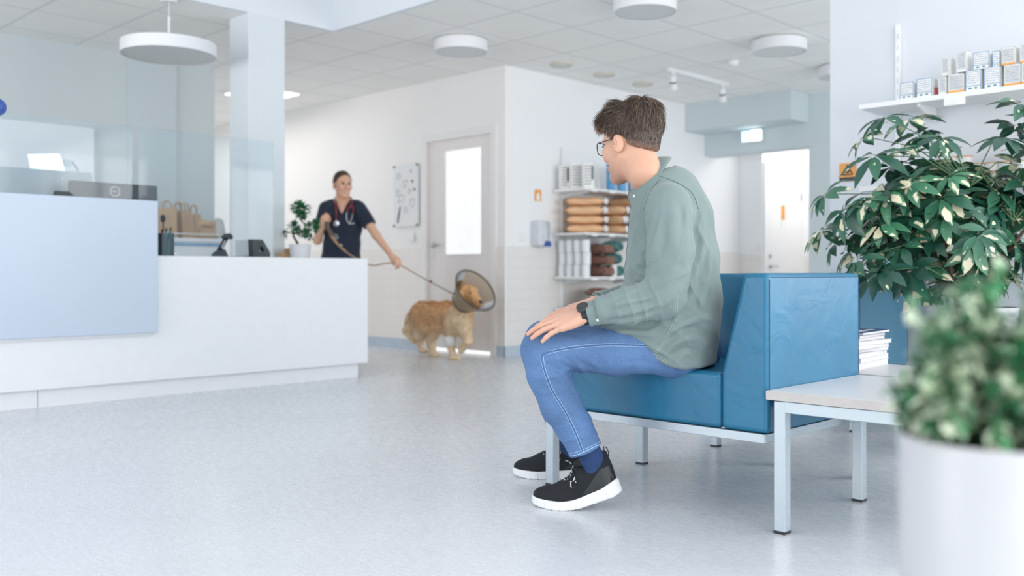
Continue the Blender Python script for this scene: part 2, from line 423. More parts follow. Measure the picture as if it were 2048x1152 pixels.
class SDF:
    def __init__(self): self.ops = []; self.lo = None; self.hi = None
    def u(self, prim, k=0.0):
        fn, lo, hi = prim; self.ops.append(('u', fn, k))
        if lo is not None:
            self.lo = lo if self.lo is None else np.minimum(self.lo, lo)
            self.hi = hi if self.hi is None else np.maximum(self.hi, hi)
        return self
    def chain(self, pts, rad, k=0.01, axis=None, s=1.0, join=None):
        """a limb: smooth chain of tapered capsules, joined as one to the rest with blend `join`"""
        prims = [f_rc(pts[i], pts[i + 1], rad[i], rad[i + 1], axis, s) for i in range(len(pts) - 1)]
        def fn(P):
            d = prims[0][0](P)
            for q in prims[1:]: d = smin(d, q[0](P), k)
            return d
        lo = np.minimum.reduce([q[1] for q in prims]); hi = np.maximum.reduce([q[2] for q in prims])
        return self.u((fn, lo, hi), k if join is None else join)
    def sub(self, prim, k=0.0): self.ops.append(('s', prim[0], k)); return self
    def cut(self, p, n, k=0.0): self.ops.append(('i', f_plane(p, n)[0], k)); return self
    def disp(self, fn): self.ops.append(('d', fn, 0)); return self
    def __call__(self, P):
        d = None
        for op, fn, k in self.ops:
            v = fn(P)
            if op == 'u': d = v if d is None else smin(d, v, k)
            elif op == 's': d = -smin(-d, v, k)
            elif op == 'i': d = -smin(-d, -v, k)
            else: d = d + v
        return d
    def mesh(self, h, pad=0.02):
        lo = self.lo - pad; hi = self.hi + pad
        B = 8
        n = np.ceil((hi - lo) / h / B).astype(int) * B
        nx, ny, nz = [int(q) for q in n]
        nb = (nx // B, ny // B, nz // B)
        D = np.full((nx + 1, ny + 1, nz + 1), 1.0, dtype=np.float32)
        bi = np.stack(np.meshgrid(*[np.arange(q) for q in nb], indexing='ij'), -1).reshape(-1, 3)
        cen = lo + (bi * B + B / 2).astype(np.float32) * h
        cv = self(cen.astype(np.float32))
        lim = B * h * 0.5 * 1.7321 * 1.6 + 0.012
        # fill whole blocks with the sign at their centre, then refine the ones near the surface
        big = np.where(cv.reshape(nb) < 0, -1.0, 1.0).astype(np.float32)
        D[:nx, :ny, :nz] = np.repeat(np.repeat(np.repeat(big, B, 0), B, 1), B, 2)
        act = bi[np.abs(cv) < lim]
        loc = np.stack(np.meshgrid(np.arange(B + 1), np.arange(B + 1), np.arange(B + 1), indexing='ij'), -1).reshape(-1, 3)
        for s in range(0, len(act), 1500):
            a = act[s:s + 1500]
            I = (a[:, None, :] * B + loc[None]).reshape(-1, 3)
            D[I[:, 0], I[:, 1], I[:, 2]] = self((lo + I.astype(np.float32) * h).astype(np.float32))
        ins = D < 0
        s = ins[:-1, :-1, :-1].astype(np.int8)
        cnt = np.zeros_like(s)
        cor = [(i, j, k) for i in (0, 1) for j in (0, 1) for k in (0, 1)]
        for i, j, k in cor: cnt += ins[i:i + nx, j:j + ny, k:k + nz]
        mask = (cnt > 0) & (cnt < 8)
        idx = np.argwhere(mask)
        vid = np.full(mask.shape, -1, dtype=np.int64); vid[mask] = np.arange(len(idx))
        pos = np.zeros((len(idx), 3), np.float32); num = np.zeros(len(idx), np.float32)
        for c0 in cor:
            for ax in range(3):
                if c0[ax]: continue
                c1 = list(c0); c1[ax] = 1
                v0 = D[idx[:, 0] + c0[0], idx[:, 1] + c0[1], idx[:, 2] + c0[2]]
                v1 = D[idx[:, 0] + c1[0], idx[:, 1] + c1[1], idx[:, 2] + c1[2]]
                x = (v0 < 0) != (v1 < 0)
                t = np.where(x, v0 / np.where(x, v0 - v1, 1), 0)
                p = np.array(c0, np.float32)[None] + np.zeros((len(idx), 3), np.float32); p[:, ax] += t
                pos += p * x[:, None]; num += x
        V = lo + (idx + pos / num[:, None]) * h
        faces = []
        for ax in range(3):
            o1, o2 = [(1, 2), (2, 0), (0, 1)][ax]
            sl0 = [slice(None)] * 3; sl1 = [slice(None)] * 3
            sl0[ax] = slice(0, -1); sl1[ax] = slice(1, None)
            a = ins[tuple(sl0)]; b = ins[tuple(sl1)]
            e = np.argwhere(a != b)
            ok = (e[:, o1] > 0) & (e[:, o2] > 0) & (e[:, o1] < mask.shape[o1]) & (e[:, o2] < mask.shape[o2])
            e = e[ok]
            sgn = a[e[:, 0], e[:, 1], e[:, 2]]
            def at(d1, d2):
                q = e.copy(); q[:, o1] -= d1; q[:, o2] -= d2
                return vid[q[:, 0], q[:, 1], q[:, 2]]
            q = np.stack([at(1, 1), at(0, 1), at(0, 0), at(1, 0)], 1)
            q = np.where(sgn[:, None], q, q[:, ::-1])
            faces.append(q[(q >= 0).all(1)])
        return V.astype(np.float32), np.concatenate(faces)
def relax(V, Fc, it=2, lam=0.5):
    for _ in range(it):
        acc = np.zeros_like(V); n = np.zeros(len(V), np.float32)
        for a, b in ((0, 1), (1, 2), (2, 3), (3, 0)):
            np.add.at(acc, Fc[:, a], V[Fc[:, b]]); np.add.at(acc, Fc[:, b], V[Fc[:, a]])
            np.add.at(n, Fc[:, a], 1); np.add.at(n, Fc[:, b], 1)
        V = V * (1 - lam) + lam * acc / np.maximum(n, 1)[:, None]
    return V
def npmesh(name, V, Fc, mt, parent=None, colors=None, smooth=True, world=True, uv=None):
    me = bpy.data.meshes.new(name)
    off = root_off(parent) if (parent is not None and world) else Vector((0, 0, 0))
    V = np.asarray(V, np.float32)
    if parent is None:
        lo = V.min(0); hi = V.max(0); off = Vector(((lo[0] + hi[0]) / 2, (lo[1] + hi[1]) / 2, lo[2]))
        off = Vector([float(q) for q in off])
    W = V - A(off)
    k = Fc.shape[1]
    me.vertices.add(len(W)); me.vertices.foreach_set('co', W.astype(np.float32).ravel())
    me.loops.add(len(Fc) * k); me.loops.foreach_set('vertex_index', Fc.astype(np.int32).ravel())
    me.polygons.add(len(Fc)); me.polygons.foreach_set('loop_start', np.arange(len(Fc), dtype=np.int32) * k)
    try: me.polygons.foreach_set('loop_total', np.full(len(Fc), k, np.int32))
    except Exception: pass
    me.polygons.foreach_set('use_smooth', np.full(len(Fc), smooth))
    me.update(calc_edges=True); me.validate()
    if colors is not None:
        ca = me.color_attributes.new('Col', 'FLOAT_COLOR', 'POINT')
        cc = np.ones((len(V), 4), np.float32); cc[:, :3] = colors
        ca.data.foreach_set('color', cc.ravel())
    if uv is not None:
        ua = me.attributes.new('leaf', 'FLOAT_VECTOR', 'POINT'); ua.data.foreach_set('vector', np.asarray(uv, np.float32).ravel())
    me.materials.append(mt)
    o = bpy.data.objects.new(name, me); COL.objects.link(o)
    if parent is not None: o.parent = parent
    else: o.location = off
    return o
def lsd(c): return np.array(lin(c)[:3], np.float32)
def wob(P, f, seed=0.0):
    """cheap smooth noise in -1..1"""
    x, y, z = P[:, 0] * f + seed, P[:, 1] * f + 1.7 * seed, P[:, 2] * f - seed
    return (np.sin(x * 1.0 + 1.3 * np.sin(y * 0.9 + seed)) + np.sin(y * 1.1 + 1.2 * np.sin(z * 1.05 + 2.1)) + np.sin(z * 0.95 + 1.4 * np.sin(x * 0.85 + 0.7))) / 3
def bvh_of(V, Fc): return BVHTree.FromPolygons([tuple(v) for v in V.tolist()], [tuple(f) for f in Fc.tolist()])
def project_path(bvh, pts, n=40, lift=0.0005, iters=1):
    """resample a polyline and pull it onto a surface"""
    pts = [Vector(p) for p in pts]; out = []
    seg = [(pts[i + 1] - pts[i]).length for i in range(len(pts) - 1)]; tot = sum(seg)
    for i in range(n + 1):
        s = tot * i / n; j = 0
        while j < len(seg) - 1 and s > seg[j]: s -= seg[j]; j += 1
        # Catmull-Rom for a smooth line
        p0 = pts[max(j - 1, 0)]; p1 = pts[j]; p2 = pts[j + 1]; p3 = pts[min(j + 2, len(pts) - 1)]; t = s / max(seg[j], 1e-9)
        q = 0.5 * ((2 * p1) + (p2 - p0) * t + (2 * p0 - 5 * p1 + 4 * p2 - p3) * t * t + (3 * p1 - p0 - 3 * p2 + p3) * t ** 3)
        hit = bvh.find_nearest(q)
        out.append(hit[0] + hit[1] * lift)
    return out
def cast_path(bvh, pix, n=40, lift=0.0008):
    """a line drawn on the visible surface: pixels -> first hit"""
    o = Vector((0, 0, CAMZ)); out = []
    P = [Vector((a, b, 0)) for a, b in pix]
    seg = [(P[i + 1] - P[i]).length for i in range(len(P) - 1)]; tot = sum(seg)
    for i in range(n + 1):
        s = tot * i / n; j = 0
        while j < len(seg) - 1 and s > seg[j]: s -= seg[j]; j += 1
        p0 = P[max(j - 1, 0)]; p1 = P[j]; p2 = P[j + 1]; p3 = P[min(j + 2, len(P) - 1)]; t = s / max(seg[j], 1e-9)
        q = 0.5 * ((2 * p1) + (p2 - p0) * t + (2 * p0 - 5 * p1 + 4 * p2 - p3) * t * t + (3 * p1 - p0 - 3 * p2 + p3) * t ** 3)
        d = (C(q.x, q.y, 1.0) - o)
        hit = bvh.ray_cast(o, d.normalized())
        if hit[0] is not None:
            q3 = hit[0] + hit[1] * lift
            if not out or (q3 - out[-1]).length < .04: out.append(q3)
    return out
def creases(bvh, lines):
    """cloth creases: (pixels, width, height): negative height = valley. Each line is dropped onto the cloth first"""
    segs = []
    for pix, w, a in lines:
        pts = cast_path(bvh, pix, 14, 0)
        for i in range(len(pts) - 1):
            segs.append((A(pts[i]), A(pts[i + 1]), w, a, i, len(pts) - 1))
    groups = {}
    k = -1
    for s_ in segs:
        if s_[4] == 0: k += 1
        groups.setdefault(k, []).append(s_)
    def fn(P):
        tot = np.zeros(len(P), np.float32)
        for g in groups.values():
            w, h = g[0][2], g[0][3]; pp = np.array([x for q in g for x in (q[0], q[1])])
            I = np.nonzero(((P > pp.min(0) - 3.5 * w) & (P < pp.max(0) + 3.5 * w)).all(1))[0]
            if not len(I): continue
            Q = P[I]; best = np.full(len(Q), 9.0, np.float32); tt = np.zeros(len(Q), np.float32)
            for a0, b0, w, h, i, n in g:
                ba = b0 - a0; t = np.clip(((Q - a0) @ ba) / (ba @ ba + 1e-12), 0, 1)
                d = np.linalg.norm(Q - a0 - t[:, None] * ba, axis=1); u = (i + t) / n
                m = d < best; best = np.where(m, d, best); tt = np.where(m, u, tt)
            tp = np.clip(np.sin(np.pi * np.clip(tt, .02, .98)), 0, 1) ** .6
            tot[I] -= h * tp * (np.exp(-(best / w) ** 2) - .45 * np.exp(-(best / (2.0 * w)) ** 2))
        return tot
    return fn
# ================================================================== the room
H = 2.71; HU = 3.05
struct(bx(-4.2, 13.2, -3.3, 13.0, -0.05, 0).build('floor', M['floor'], origin=(0, 0, 0)))
struct(MB().box(4.43, 13.2, -3.3, 6.345, H, H + 0.06).box(-4.2, 13.2, 6.345, 13.0, H, H + 0.06).build('ceiling', M['ceiling']))
struct(bx(-4.2, 4.4225, -3.3, 6.345, HU, HU + 0.06).build('ceiling_raised', M['wall']))
struct(MB().box(-4.2, 4.4225, 6.33, 6.36, H - 0.005, HU).box(4.4225, 4.4525, -3.3, 6.33, H - 0.005, HU).build('trim_1', M['fascia']))
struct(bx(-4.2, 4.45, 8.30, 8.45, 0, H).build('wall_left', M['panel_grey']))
struct(bx(3.62, 4.06, 8.27, 8.30, 0, H).build('trim_2', M['wall_green']))
# wall with the door, its jambs around the opening
DY0, DY1, DZ = 6.43, 7.37, 2.10
w = MB(); w.box(6.28, 6.38, 6.26, DY0, 0, H); w.box(6.28, 6.38, DY1, 12.8, 0, H); w.box(6.28, 6.38, DY0, DY1, DZ, H)
struct(w.build('wall_far', M['wall_warm']))
struct(MB().box(6.268, 6.28, 6.26, DY0 - 0.06, 0.1, 1.03).box(6.268, 6.28, DY1 + 0.06, 12.8, 0.1, 1.03).build('trim_3', M['tile']))
struct(MB().box(6.262, 6.28, 6.25, DY0 - 0.06, 0, 0.1).box(6.262, 6.28, DY1 + 0.06, 12.8, 0, 0.1).build('baseboard_far', M['base']))
struct(bx(4.45, 6.4, 12.8, 12.95, 0, H).build('wall_end', M['wall_warm']))
struct(bx(6.38, 13.0, 6.26, 6.38, 0, H).build('wall_back', M['wall']))
struct(bx(6.268, 10.35, 6.248, 6.26, 0.1, 1.03).build('trim_4', M['tile_x']))
struct(bx(6.262, 10.35, 6.242, 6.26, 0, 0.1).build('baseboard_back', M['base']))
struct(bx(6.255, 6.275, 6.235, 6.255, 0.1, 1.03).build('trim_5', M['white_paint'], bevel=0.004))
# far right wall, opening into the side corridor, boxed soffit above it
w = MB(); w.box(9.6, 9.85, -3.3, 4.94, 0, H); w.box(9.6, 9.85, 4.94, 6.26, 2.15, H)
struct(w.build('wall_corridor', M['wall_green']))
struct(bx(9.2, 9.6, 4.94, 6.26, 2.40, H).build('trim_6', M['wall_green']))
struct(bx(9.85, 13.0, 4.79, 4.94, 0, H).build('wall_corridor_right', M['wall']))
struct(bx(10.35, 13.0, 5.93, 6.26, 0, H).build('wall_corridor_left', M['wall']))
struct(bx(11.9, 12.05, 4.94, 5.93, 0, H).build('wall_corridor_end', M['wall_warm']))
struct(MB().box(11.888, 11.9, 4.94, 5.93, 0, 1.0).box(11.36, 11.9, 5.918, 5.93, 0, 1.0).box(10.338, 10.35, 5.93, 6.25, 0, 1.0).build('trim_7', M['tile_x']))
# shelf wall at the right
RW = 5.15
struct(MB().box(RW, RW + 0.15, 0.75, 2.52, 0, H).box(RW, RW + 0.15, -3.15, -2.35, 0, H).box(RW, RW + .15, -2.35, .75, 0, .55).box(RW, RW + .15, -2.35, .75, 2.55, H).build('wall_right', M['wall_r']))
w = MB()
for y in (-2.35, -.83, .69): w.box(RW + .04, RW + .10, y, y + .06, .55, 2.55)
w.box(RW + .04, RW + .10, -2.35, .75, .55, .61); w.box(RW + .04, RW + .10, -2.35, .75, 2.49, 2.55); w.box(RW - .03, RW + .04, -2.38, .78, .52, .55)
struct(w.build('added_window', M['white_paint']))  # unseen window put in so light reaches the plant from the right
struct(bx(RW - 0.012, RW, -3.3, 2.52, 0, 0.08).build('baseboard_right', M['base']))
# window fronts behind the camera
w = MB(); w.box(-4.2, 5.3, -3.3, -3.15, 0, 0.35); w.box(-4.2, 5.3, -3.3, -3.15, 2.75, HU)
for x in (-4.2, -1.75, 1.6, 4.95): w.box(x, x + 0.12, -3.3, -3.15, 0.35, 2.75)
struct(w.build('window_1', M['white_paint']))
w = MB(); w.box(-4.2, -4.05, -3.3, 8.3, 0, 0.35); w.box(-4.2, -4.05, -3.3, 8.3, 2.75, HU)
for y in (-3.2, -0.9, 1.8, 4.5, 7.2, 8.2): w.box(-4.2, -4.05, y, y + 0.12, 0.35, 2.75)
struct(w.build('window_2', M['white_paint']))
struct(bx(3.666, 3.977, 6.33, 6.61, 0, H).build('column_trim', M['column'], bevel=0.006))
bpy.data.objects['column_trim'].name = 'trim_8'

# ------------------------------------------------------------------ door 1 (with the frosted pane), door 2 in the corridor
d1 = thing('door_1', 'pale door with frosted lit pane behind the dog', 'door', (6.29, 6.9, 0)); d1['kind'] = 'structure'
m = MB(); m.box(6.255, 6.298, DY0 - 0.07, DY0 + .005, 0, DZ + 0.07); m.box(6.255, 6.298, DY1 - .005, DY1 + 0.07, 0, DZ + 0.07); m.box(6.255, 6.298, DY0 + .005, DY1 - .005, DZ - .005, DZ + 0.07)
m.build('frame', M['frame_w'], d1, bevel=0.004)
P0, P1, PZ0, PZ1 = 6.60, 7.115, 0.965, 1.985
m = MB(); X0, X1 = 6.30, 6.34; g = 0.035
m.box(X0, X1, DY0, P0, g, DZ); m.box(X0, X1, P1, DY1, g, DZ)
m.box(X0, X1, P0, P1, g, PZ0); m.box(X0, X1, P0, P1, PZ1, DZ)
m.build('leaf', M['door'], d1)
p = bx(6.312, 6.328, P0, P1, PZ0, PZ1).build('pane', M['pane_lit'], d1)
m = MB()
for a in ((P0 - .012, P0, PZ0 - .012, PZ1 + .012), (P1, P1 + .012, PZ0 - .012, PZ1 + .012), (P0, P1, PZ0 - .012, PZ0), (P0, P1, PZ1, PZ1 + .012)):
    m.box(6.294, 6.30, *a)
m.build('pane_frame', M['frame_w'], d1)
m = MB(); m.lathe([(0.026, 0), (0.026, 0.008)], (6.30, 7.29, 1.06), 20, (-1, 0, 0)); m.tube([(6.292, 7.29, 1.06), (6.255, 7.29, 1.06), (6.248, 7.27, 1.06), (6.248, 7.17, 1.06)], 0.009, 10)
m.build('handle', M['steel'], d1, smooth=True)
bx(6.296, 6.3, 7.275, 7.305, 0.94, 0.99).build('keyhole_plate', M['steel'], d1)
area('room_behind_door_light', (6.75, 6.9, 1.9), (0, 0, 0), 0.5, 0.8, 25, (1, 0.99, 0.97))

d2 = thing('door_2', 'white corridor door with small orange sign', 'door', (10.85, 5.93, 0)); d2['kind'] = 'structure'
m = MB(); m.box(10.37, 10.42, 5.905, 5.93, 0, 2.12); m.box(11.29, 11.34, 5.905, 5.93, 0, 2.12); m.box(10.42, 11.29, 5.905, 5.93, 2.07, 2.12)
m.build('frame', M['white_paint'], d2)
bx(10.42, 11.29, 5.913, 5.93, 0.01, 2.07).build('leaf', M['white_paint'], d2)
m = MB()
for z in (0.99, 0.86):
    m.lathe([(0.026, 0), (0.026, 0.01)], (10.50, 5.913, z), 16, (0, -1, 0))
m.tube([(10.50, 5.905, 0.86), (10.50, 5.87, 0.86), (10.62, 5.865, 0.86)], 0.009, 8)
m.build('handle', M['steel'], d2, smooth=True)
m = MB(); m.box(11.27, 11.30, 5.90, 5.913, 1.7, 1.8); m.build('hinge', M['steel'], d2)
sg = thing('door_sign', 'small orange and white sign on the corridor door', 'sign', (10.82, 5.911, 1.40))
bx(10.78, 10.86, 5.907, 5.912, 1.44, 1.62).build('orange_panel', M['orange'], sg)
bx(10.78, 10.86, 5.908, 5.912, 1.34, 1.44).build('lower_panel', M['paper'], sg)

# ------------------------------------------------------------------ ceiling fittings
M['lamp'] = mat('white_lamp_shade', (232, 233, 236), 0.5, var=0.01)
M['lamp_under'] = mat('opal_diffuser', (218, 220, 220), 0.5, var=0.01)
def drum(label, c, r, h, rod=None, grp=None):
    t = thing('ceiling_lamp' if rod is None else 'pendant_lamp', label, 'lamp', (c[0], c[1], c[2]), 0, grp)
    m = MB(); x, y, z = c
    m.lathe([(r - .012, 0.004), (r, 0), (r, h), (r - 0.004, h + .003), (0.0, h + .003)], c, 56, cap=False)
    m.build('shade', M['lamp'], t, smooth=True, autosmooth=40)
    MB().lathe([(0, 0.006), (r - .012, 0.006), (r - .012, 0.012), (0, 0.012)], c, 56, cap=False).build('diffuser', M['lamp_under'], t, smooth=True, autosmooth=40)
    if rod is not None:
        MB().cyl((x, y, z + h), (x, y, rod - 0.12), 0.010, 12).cyl((x, y, rod - .12), (x, y, rod - .015), 0.003, 8).build('rod', M['lamp'], t, smooth=True, autosmooth=40)
        MB().lathe([(0.055, 0), (0.06, 0.018)], (x, y, rod - .018), 24).build('canopy', M['lamp'], t, smooth=True, autosmooth=40)
    else:
        MB().lathe([(r * .86, 0), (r * .86, 0.012)], (x, y, z + h + .003), 40).build('base_ring', M['lamp_under'], t)
    return t
drum('large white pendant drum lamp hanging over the reception counter', C(338, 112, 6.75), 0.325, 0.085, rod=H)
drum('white drum ceiling lamp to the right of the column, above the door', (5.34, 5.84, H - 0.105), 0.222, 0.09, grp='flush drum lamps')
drum('white drum ceiling lamp cut by the top edge of the photo above the man', (5.43, 4.03, H - 0.105), 0.222, 0.09, grp='flush drum lamps')
drum('white drum ceiling lamp above the corridor opening, beside the smoke detector', (7.18, 3.96, H - 0.105), 0.222, 0.09, grp='flush drum lamps')
drum('white drum ceiling lamp half hidden by the shelf wall', (8.50, 4.04, H - 0.105), 0.222, 0.09, grp='flush drum lamps')
M['ring'] = mat('pale_yellow_ring', (214, 208, 192), 0.5)
for x, lab in ((6.61, 'recessed round ceiling downlight nearest the wall corner, first of the row'), (7.235, 'recessed round ceiling downlight in the middle of the row of three'), (7.86, 'recessed round ceiling downlight at the track spotlights, last of the row')):
    t = thing('downlight', lab, 'lamp', (x, 5.86, H - 0.02), 0, 'recessed downlights')
    MB().lathe([(0.10, 0.02), (0.105, 0.006), (0.098, 0.0), (0.085, 0.004), (0.08, 0.02)], (x, 5.86, H - .02), 36, cap=False).build('ring', M['ring'], t, smooth=True)
    MB().lathe([(0.0, 0.008), (0.083, 0.008), (0.083, 0.016)], (x, 5.86, H - .02), 36, cap=False).build('diffuser', M['lamp_under'], t, smooth=True)
t = thing('ceiling_light', 'square bright ceiling light panel partly behind the column', 'lamp', (5.42, 9.08, H - 0.02))
bx(5.12, 5.72, 8.78, 9.38, H - .016, H).build('frame', M['white_paint'], t)
bx(5.14, 5.70, 8.80, 9.36, H - .02, H - .015).build('diffuser', M['lit'], t)
t = thing('spotlight_track', 'white ceiling track with two spotlights', 'lamp', (7.95, 5.24, H - .13))
bx(7.42, 8.47, 5.225, 5.255, H - .035, H).build('rail', M['lamp'], t)
for x in (7.50, 8.36):
    m = MB(); m.box(x - .02, x + .02, 5.225, 5.255, H - .075, H - .035)
    m.cyl((x, 5.24, H - .075), (x, 5.24, H - .11), .01, 10)
    sp = m.build('spot_arm', M['lamp'], t)
    a = Vector((x, 5.24, H - .10)); dr = Vector((0.10, 0.05, -0.2)).normalized()
    MB().lathe([(0.0, -.045), (0.034, -.04), (0.036, 0.0), (0.036, 0.02)], a, 20, dr).lathe([(0.036, 0.035), (0.036, .10), (0.03, .10), (0.03, .09), (0, .09)], a, 20, dr, cap=False).build('spot_head', M['lamp'], sp, smooth=True, autosmooth=40)
    MB().lathe([(0.033, 0.02), (0.033, 0.035)], a, 20, dr).build('joint_ring', M['charcoal'], sp)
m = MB(); m.lathe([(0.05, 0), (0.055, -.012), (0.05, -.035), (0.03, -.05), (0, -.052)][::-1], (7.61, 4.66, H), 28, cap=False)
settags(m.build('smoke_detector', M['lamp'], smooth=True), 'small white smoke detector on the ceiling beside a drum lamp', 'smoke detector')
# emergency exit sign
M['exit_cyan'] = mat('lit_cyan', (120, 214, 226), 0.5, emit=(190, 236, 244), es=2.0)
M['exit_white'] = mat('lit_white', (245, 252, 252), 0.5, emit=(240, 252, 255), es=3.2)
t = thing('exit_sign', 'glowing exit sign with white cross over the corridor', 'sign', (9.55, 5.6, 2.26))
bx(9.53, 9.59, 5.47, 5.72, 2.255, 2.385).build('housing', M['white_paint'], t, bevel=0.008)
bx(9.522, 9.53, 5.60, 5.715, 2.262, 2.378).build('cyan_half', M['exit_cyan'], t)
bx(9.522, 9.53, 5.475, 5.60, 2.262, 2.378).build('white_half', M['exit_white'], t)
MB().box(9.518, 9.522, 5.625, 5.695, 2.307, 2.333).box(9.518, 9.522, 5.647, 5.673, 2.282, 2.358).build('cross', M['exit_white'], t)
bx(9.56, 9.59, 5.57, 5.62, 2.385, 2.40).build('bracket', M['white_paint'], t)

# ------------------------------------------------------------------ on the walls
bd = thing('wall_board', 'clear sketch board with ink doodles on the wall left of the door', 'board', (6.25, 7.68, 1.26))
M['board'] = mat('white_board_film', (230, 231, 233), 0.3, var=0.01)
bx(6.256, 6.266, 7.485, 7.885, 1.26, 1.895).build('panel', M['board'], bd)
m = MB(); r2 = random.Random(3)
M['ink'] = mat('grey_ink', (150, 152, 158), 0.7); M['ink_dark'] = mat('dark_ink', (86, 92, 104), 0.7)
for cx, cz, s in ((7.80, 1.78, .05), (7.70, 1.70, .06), (7.62, 1.62, .05), (7.60, 1.82, .025), (7.75, 1.55, .08), (7.58, 1.50, .07), (7.68, 1.43, .05), (7.81, 1.62, .04)):
    pts = []
    for k in range(26):
        a = k * 0.55 + r2.random(); q = s * (0.4 + 0.6 * r2.random())
        pts.append((6.2555, cx + q * math.cos(a) * (1 + .4 * math.sin(k)), cz + q * math.sin(a) * .8))
    m.tube(pts, 0.0012, 4)
m.build('doodles', M['ink'], bd)
m = MB()
for y, z in ((7.575, 1.72), (7.54, 1.635), (7.50, 1.885), (7.50, 1.27), (7.87, 1.885), (7.87, 1.27)): m.lathe([(0.0, .012), (.010, .010), (.012, 0)], (6.256, y, z), 12, (-1, 0, 0), cap=False)
m.build('pin', M['charcoal'], bd)
m = MB(); m.prism([(6.2545, 7.825, 1.30), (6.2545, 7.80, 1.30), (6.2545, 7.775, 1.40), (6.2545, 7.765, 1.48), (6.2545, 7.785, 1.46), (6.2545, 7.81, 1.38)], (.001, 0, 0)); m.build('ink_figure', M['ink_dark'], bd)
t = thing('light_switch', 'white light switch left of the door', 'switch', (6.262, 7.60, 1.13))
bx(6.258, 6.2675, 7.555, 7.645, 1.10, 1.19).build('plate', M['white_paint'], t, bevel=.003); bx(6.253, 6.258, 7.575, 7.625, 1.115, 1.175).build('rocker', M['white_paint'], t)
q = onY(1045, 472, 6.25)
t = thing('light_switch', 'white light switch beside the soap dispenser', 'switch', (q.x, 6.255, q.z - .045))
bx(q.x - .042, q.x + .042, 6.249, 6.26, q.z - .042, q.z + .042).build('plate', M['white_paint'], t, bevel=.003); bx(q.x - .025, q.x + .025, 6.245, 6.249, q.z - .03, q.z + .03).build('rocker', M['white_paint'], t)
q = onY(1522, 427, 5.93)
q = onY(1517, 487, 5.93)
# corridor switch sits on the bump's front face
qq = onX(1517, 487, 10.338)
t = thing('light_switch', 'white light switch beside the corridor door', 'switch', (10.334, 5.98, 1.08))
bx(10.33, 10.35, 5.945, 6.03, 1.06, 1.145).build('plate', M['white_paint'], t, bevel=.003); bx(10.326, 10.33, 5.96, 6.015, 1.072, 1.132).build('rocker', M['frame_w'], t)
# orange flame sign
q = onY(1076, 391, 6.255); sx, sz = q.x, q.z
t = thing('fire_sign', 'small orange sign with white flame above the dispenser', 'sign', (sx, 6.256, sz - .055))
bx(sx - .045, sx + .045, 6.254, 6.26, sz - .055, sz + .055).build('panel', M['orange'], t)
fl = [(-.022, -.05), (.022, -.05), (.026, -.02), (.016, .012), (.004, .035), (-.006, .03), (-.018, .008), (-.026, -.02)]
MB().prism([(sx + a, 6.2525, sz + b) for a, b in fl], (0, .0015, 0)).build('flame', M['paper'], t)
# dispenser
q = onY(1082, 492, 6.2); qx = q.x; z0 = q.z
t = thing('dispenser', 'white wall dispenser with blue nozzle left of the shelves', 'dispenser', (qx, 6.20, z0))
M['disp_side'] = mat('pale_grey_plastic', (212, 216, 222), 0.35); M['disp_blue'] = mat('blue_plastic', (44, 84, 160), 0.4); M['disp_win'] = mat('grey_window_plastic', (178, 186, 190), 0.15)
bx(qx - .075, qx + .075, 6.15, 6.26, z0, z0 + .24).build('body', M['disp_side'], t, bevel=.012)
wn = MB(); wn.prism([(qx + .01, 6.145, z0 + .23), (qx + .07, 6.145, z0 + .23), (qx + .075, 6.145, z0 + .14), (qx + .06, 6.145, z0 + .07), (qx + .035, 6.145, z0 + .06), (qx + .03, 6.145, z0 + .15)], (0, .012, 0)); wn.build('refill_window', M['disp_win'], t, bevel=.003)
MB().prism([(qx - .01, 6.13, z0 - .005), (qx + .075, 6.13, z0 - .005), (qx + .07, 6.13, z0 + .035), (qx + .05, 6.13, z0 + .05), (qx + .01, 6.13, z0 + .05)], (0, .05, 0)).build('nozzle', M['disp_blue'], t, bevel=.006)
# warning sign at the right, orange with a black triangle
t = thing('warning_sign', 'orange warning sign with black triangle beside the big plant', 'sign', (RW - .004, 2.414, 1.296))
y0, y1, z0, z1 = 2.366, 2.462, 1.296, 1.397
bx(RW - .006, RW, y0, y1, z0, z1).build('panel', mat('orange_sign', (232, 160, 84), 0.5), t)
bx(RW - .0065, RW - .006, y0, y1, z0, z0 + .022).build('black_band', M['black'], t)
a, b, c = Vector((RW - .007, 2.414, z1 - .012)), Vector((RW - .007, y0 + .018, z0 + .036)), Vector((RW - .007, y1 - .018, z0 + .036))
m = MB()
for p, q in ((a, b), (b, c), (c, a)): m.tube([p, q], .0032, 6)
m.build('triangle', M['black'], t)
MB().prism([(RW - .0075, 2.414 + dy, z0 + .036 + dz) for dy, dz in ((.016, .012), (-.004, .020), (-.014, .034), (-.016, .026), (-.010, .010), (.0, .006))], (.001, 0, 0)).build('animal_mark', M['black'], t)

# ================================================================== reception counter
rc = thing('reception_counter', 'long white reception counter with raised pale blue front panel', 'counter', (2.4, 6.0, 0))
CYF = 5.80
bx(-1.2, 4.36, CYF, CYF + .04, 0.105, 0.889).build('front_panel', M['white'], rc, bevel=.004)
bx(4.32, 4.36, CYF + .04, 6.31, 0.105, 0.889).build('end_panel', M['white'], rc, bevel=.003)
m = MB(); m.box(-1.2, 2.02, CYF + .045, 6.2, 0, 0.10); m.box(2.024, 4.30, CYF + .045, 6.2, 0, 0.10)
m.build('plinth', M['white'], rc)
bx(2.66, 4.34, CYF + .04, 6.31, 0.862, 0.886).build('counter_top', M['white'], rc, bevel=.003)
bx(-1.2, 2.66, CYF + .04, 6.60, 0.73, 0.755).build('work_top', M['white'], rc, bevel=.003)
bx(-1.2, 2.70, 5.745, 5.798, 0.409, 1.229).build('blue_panel', M['blue_panel'], rc, bevel=.004)
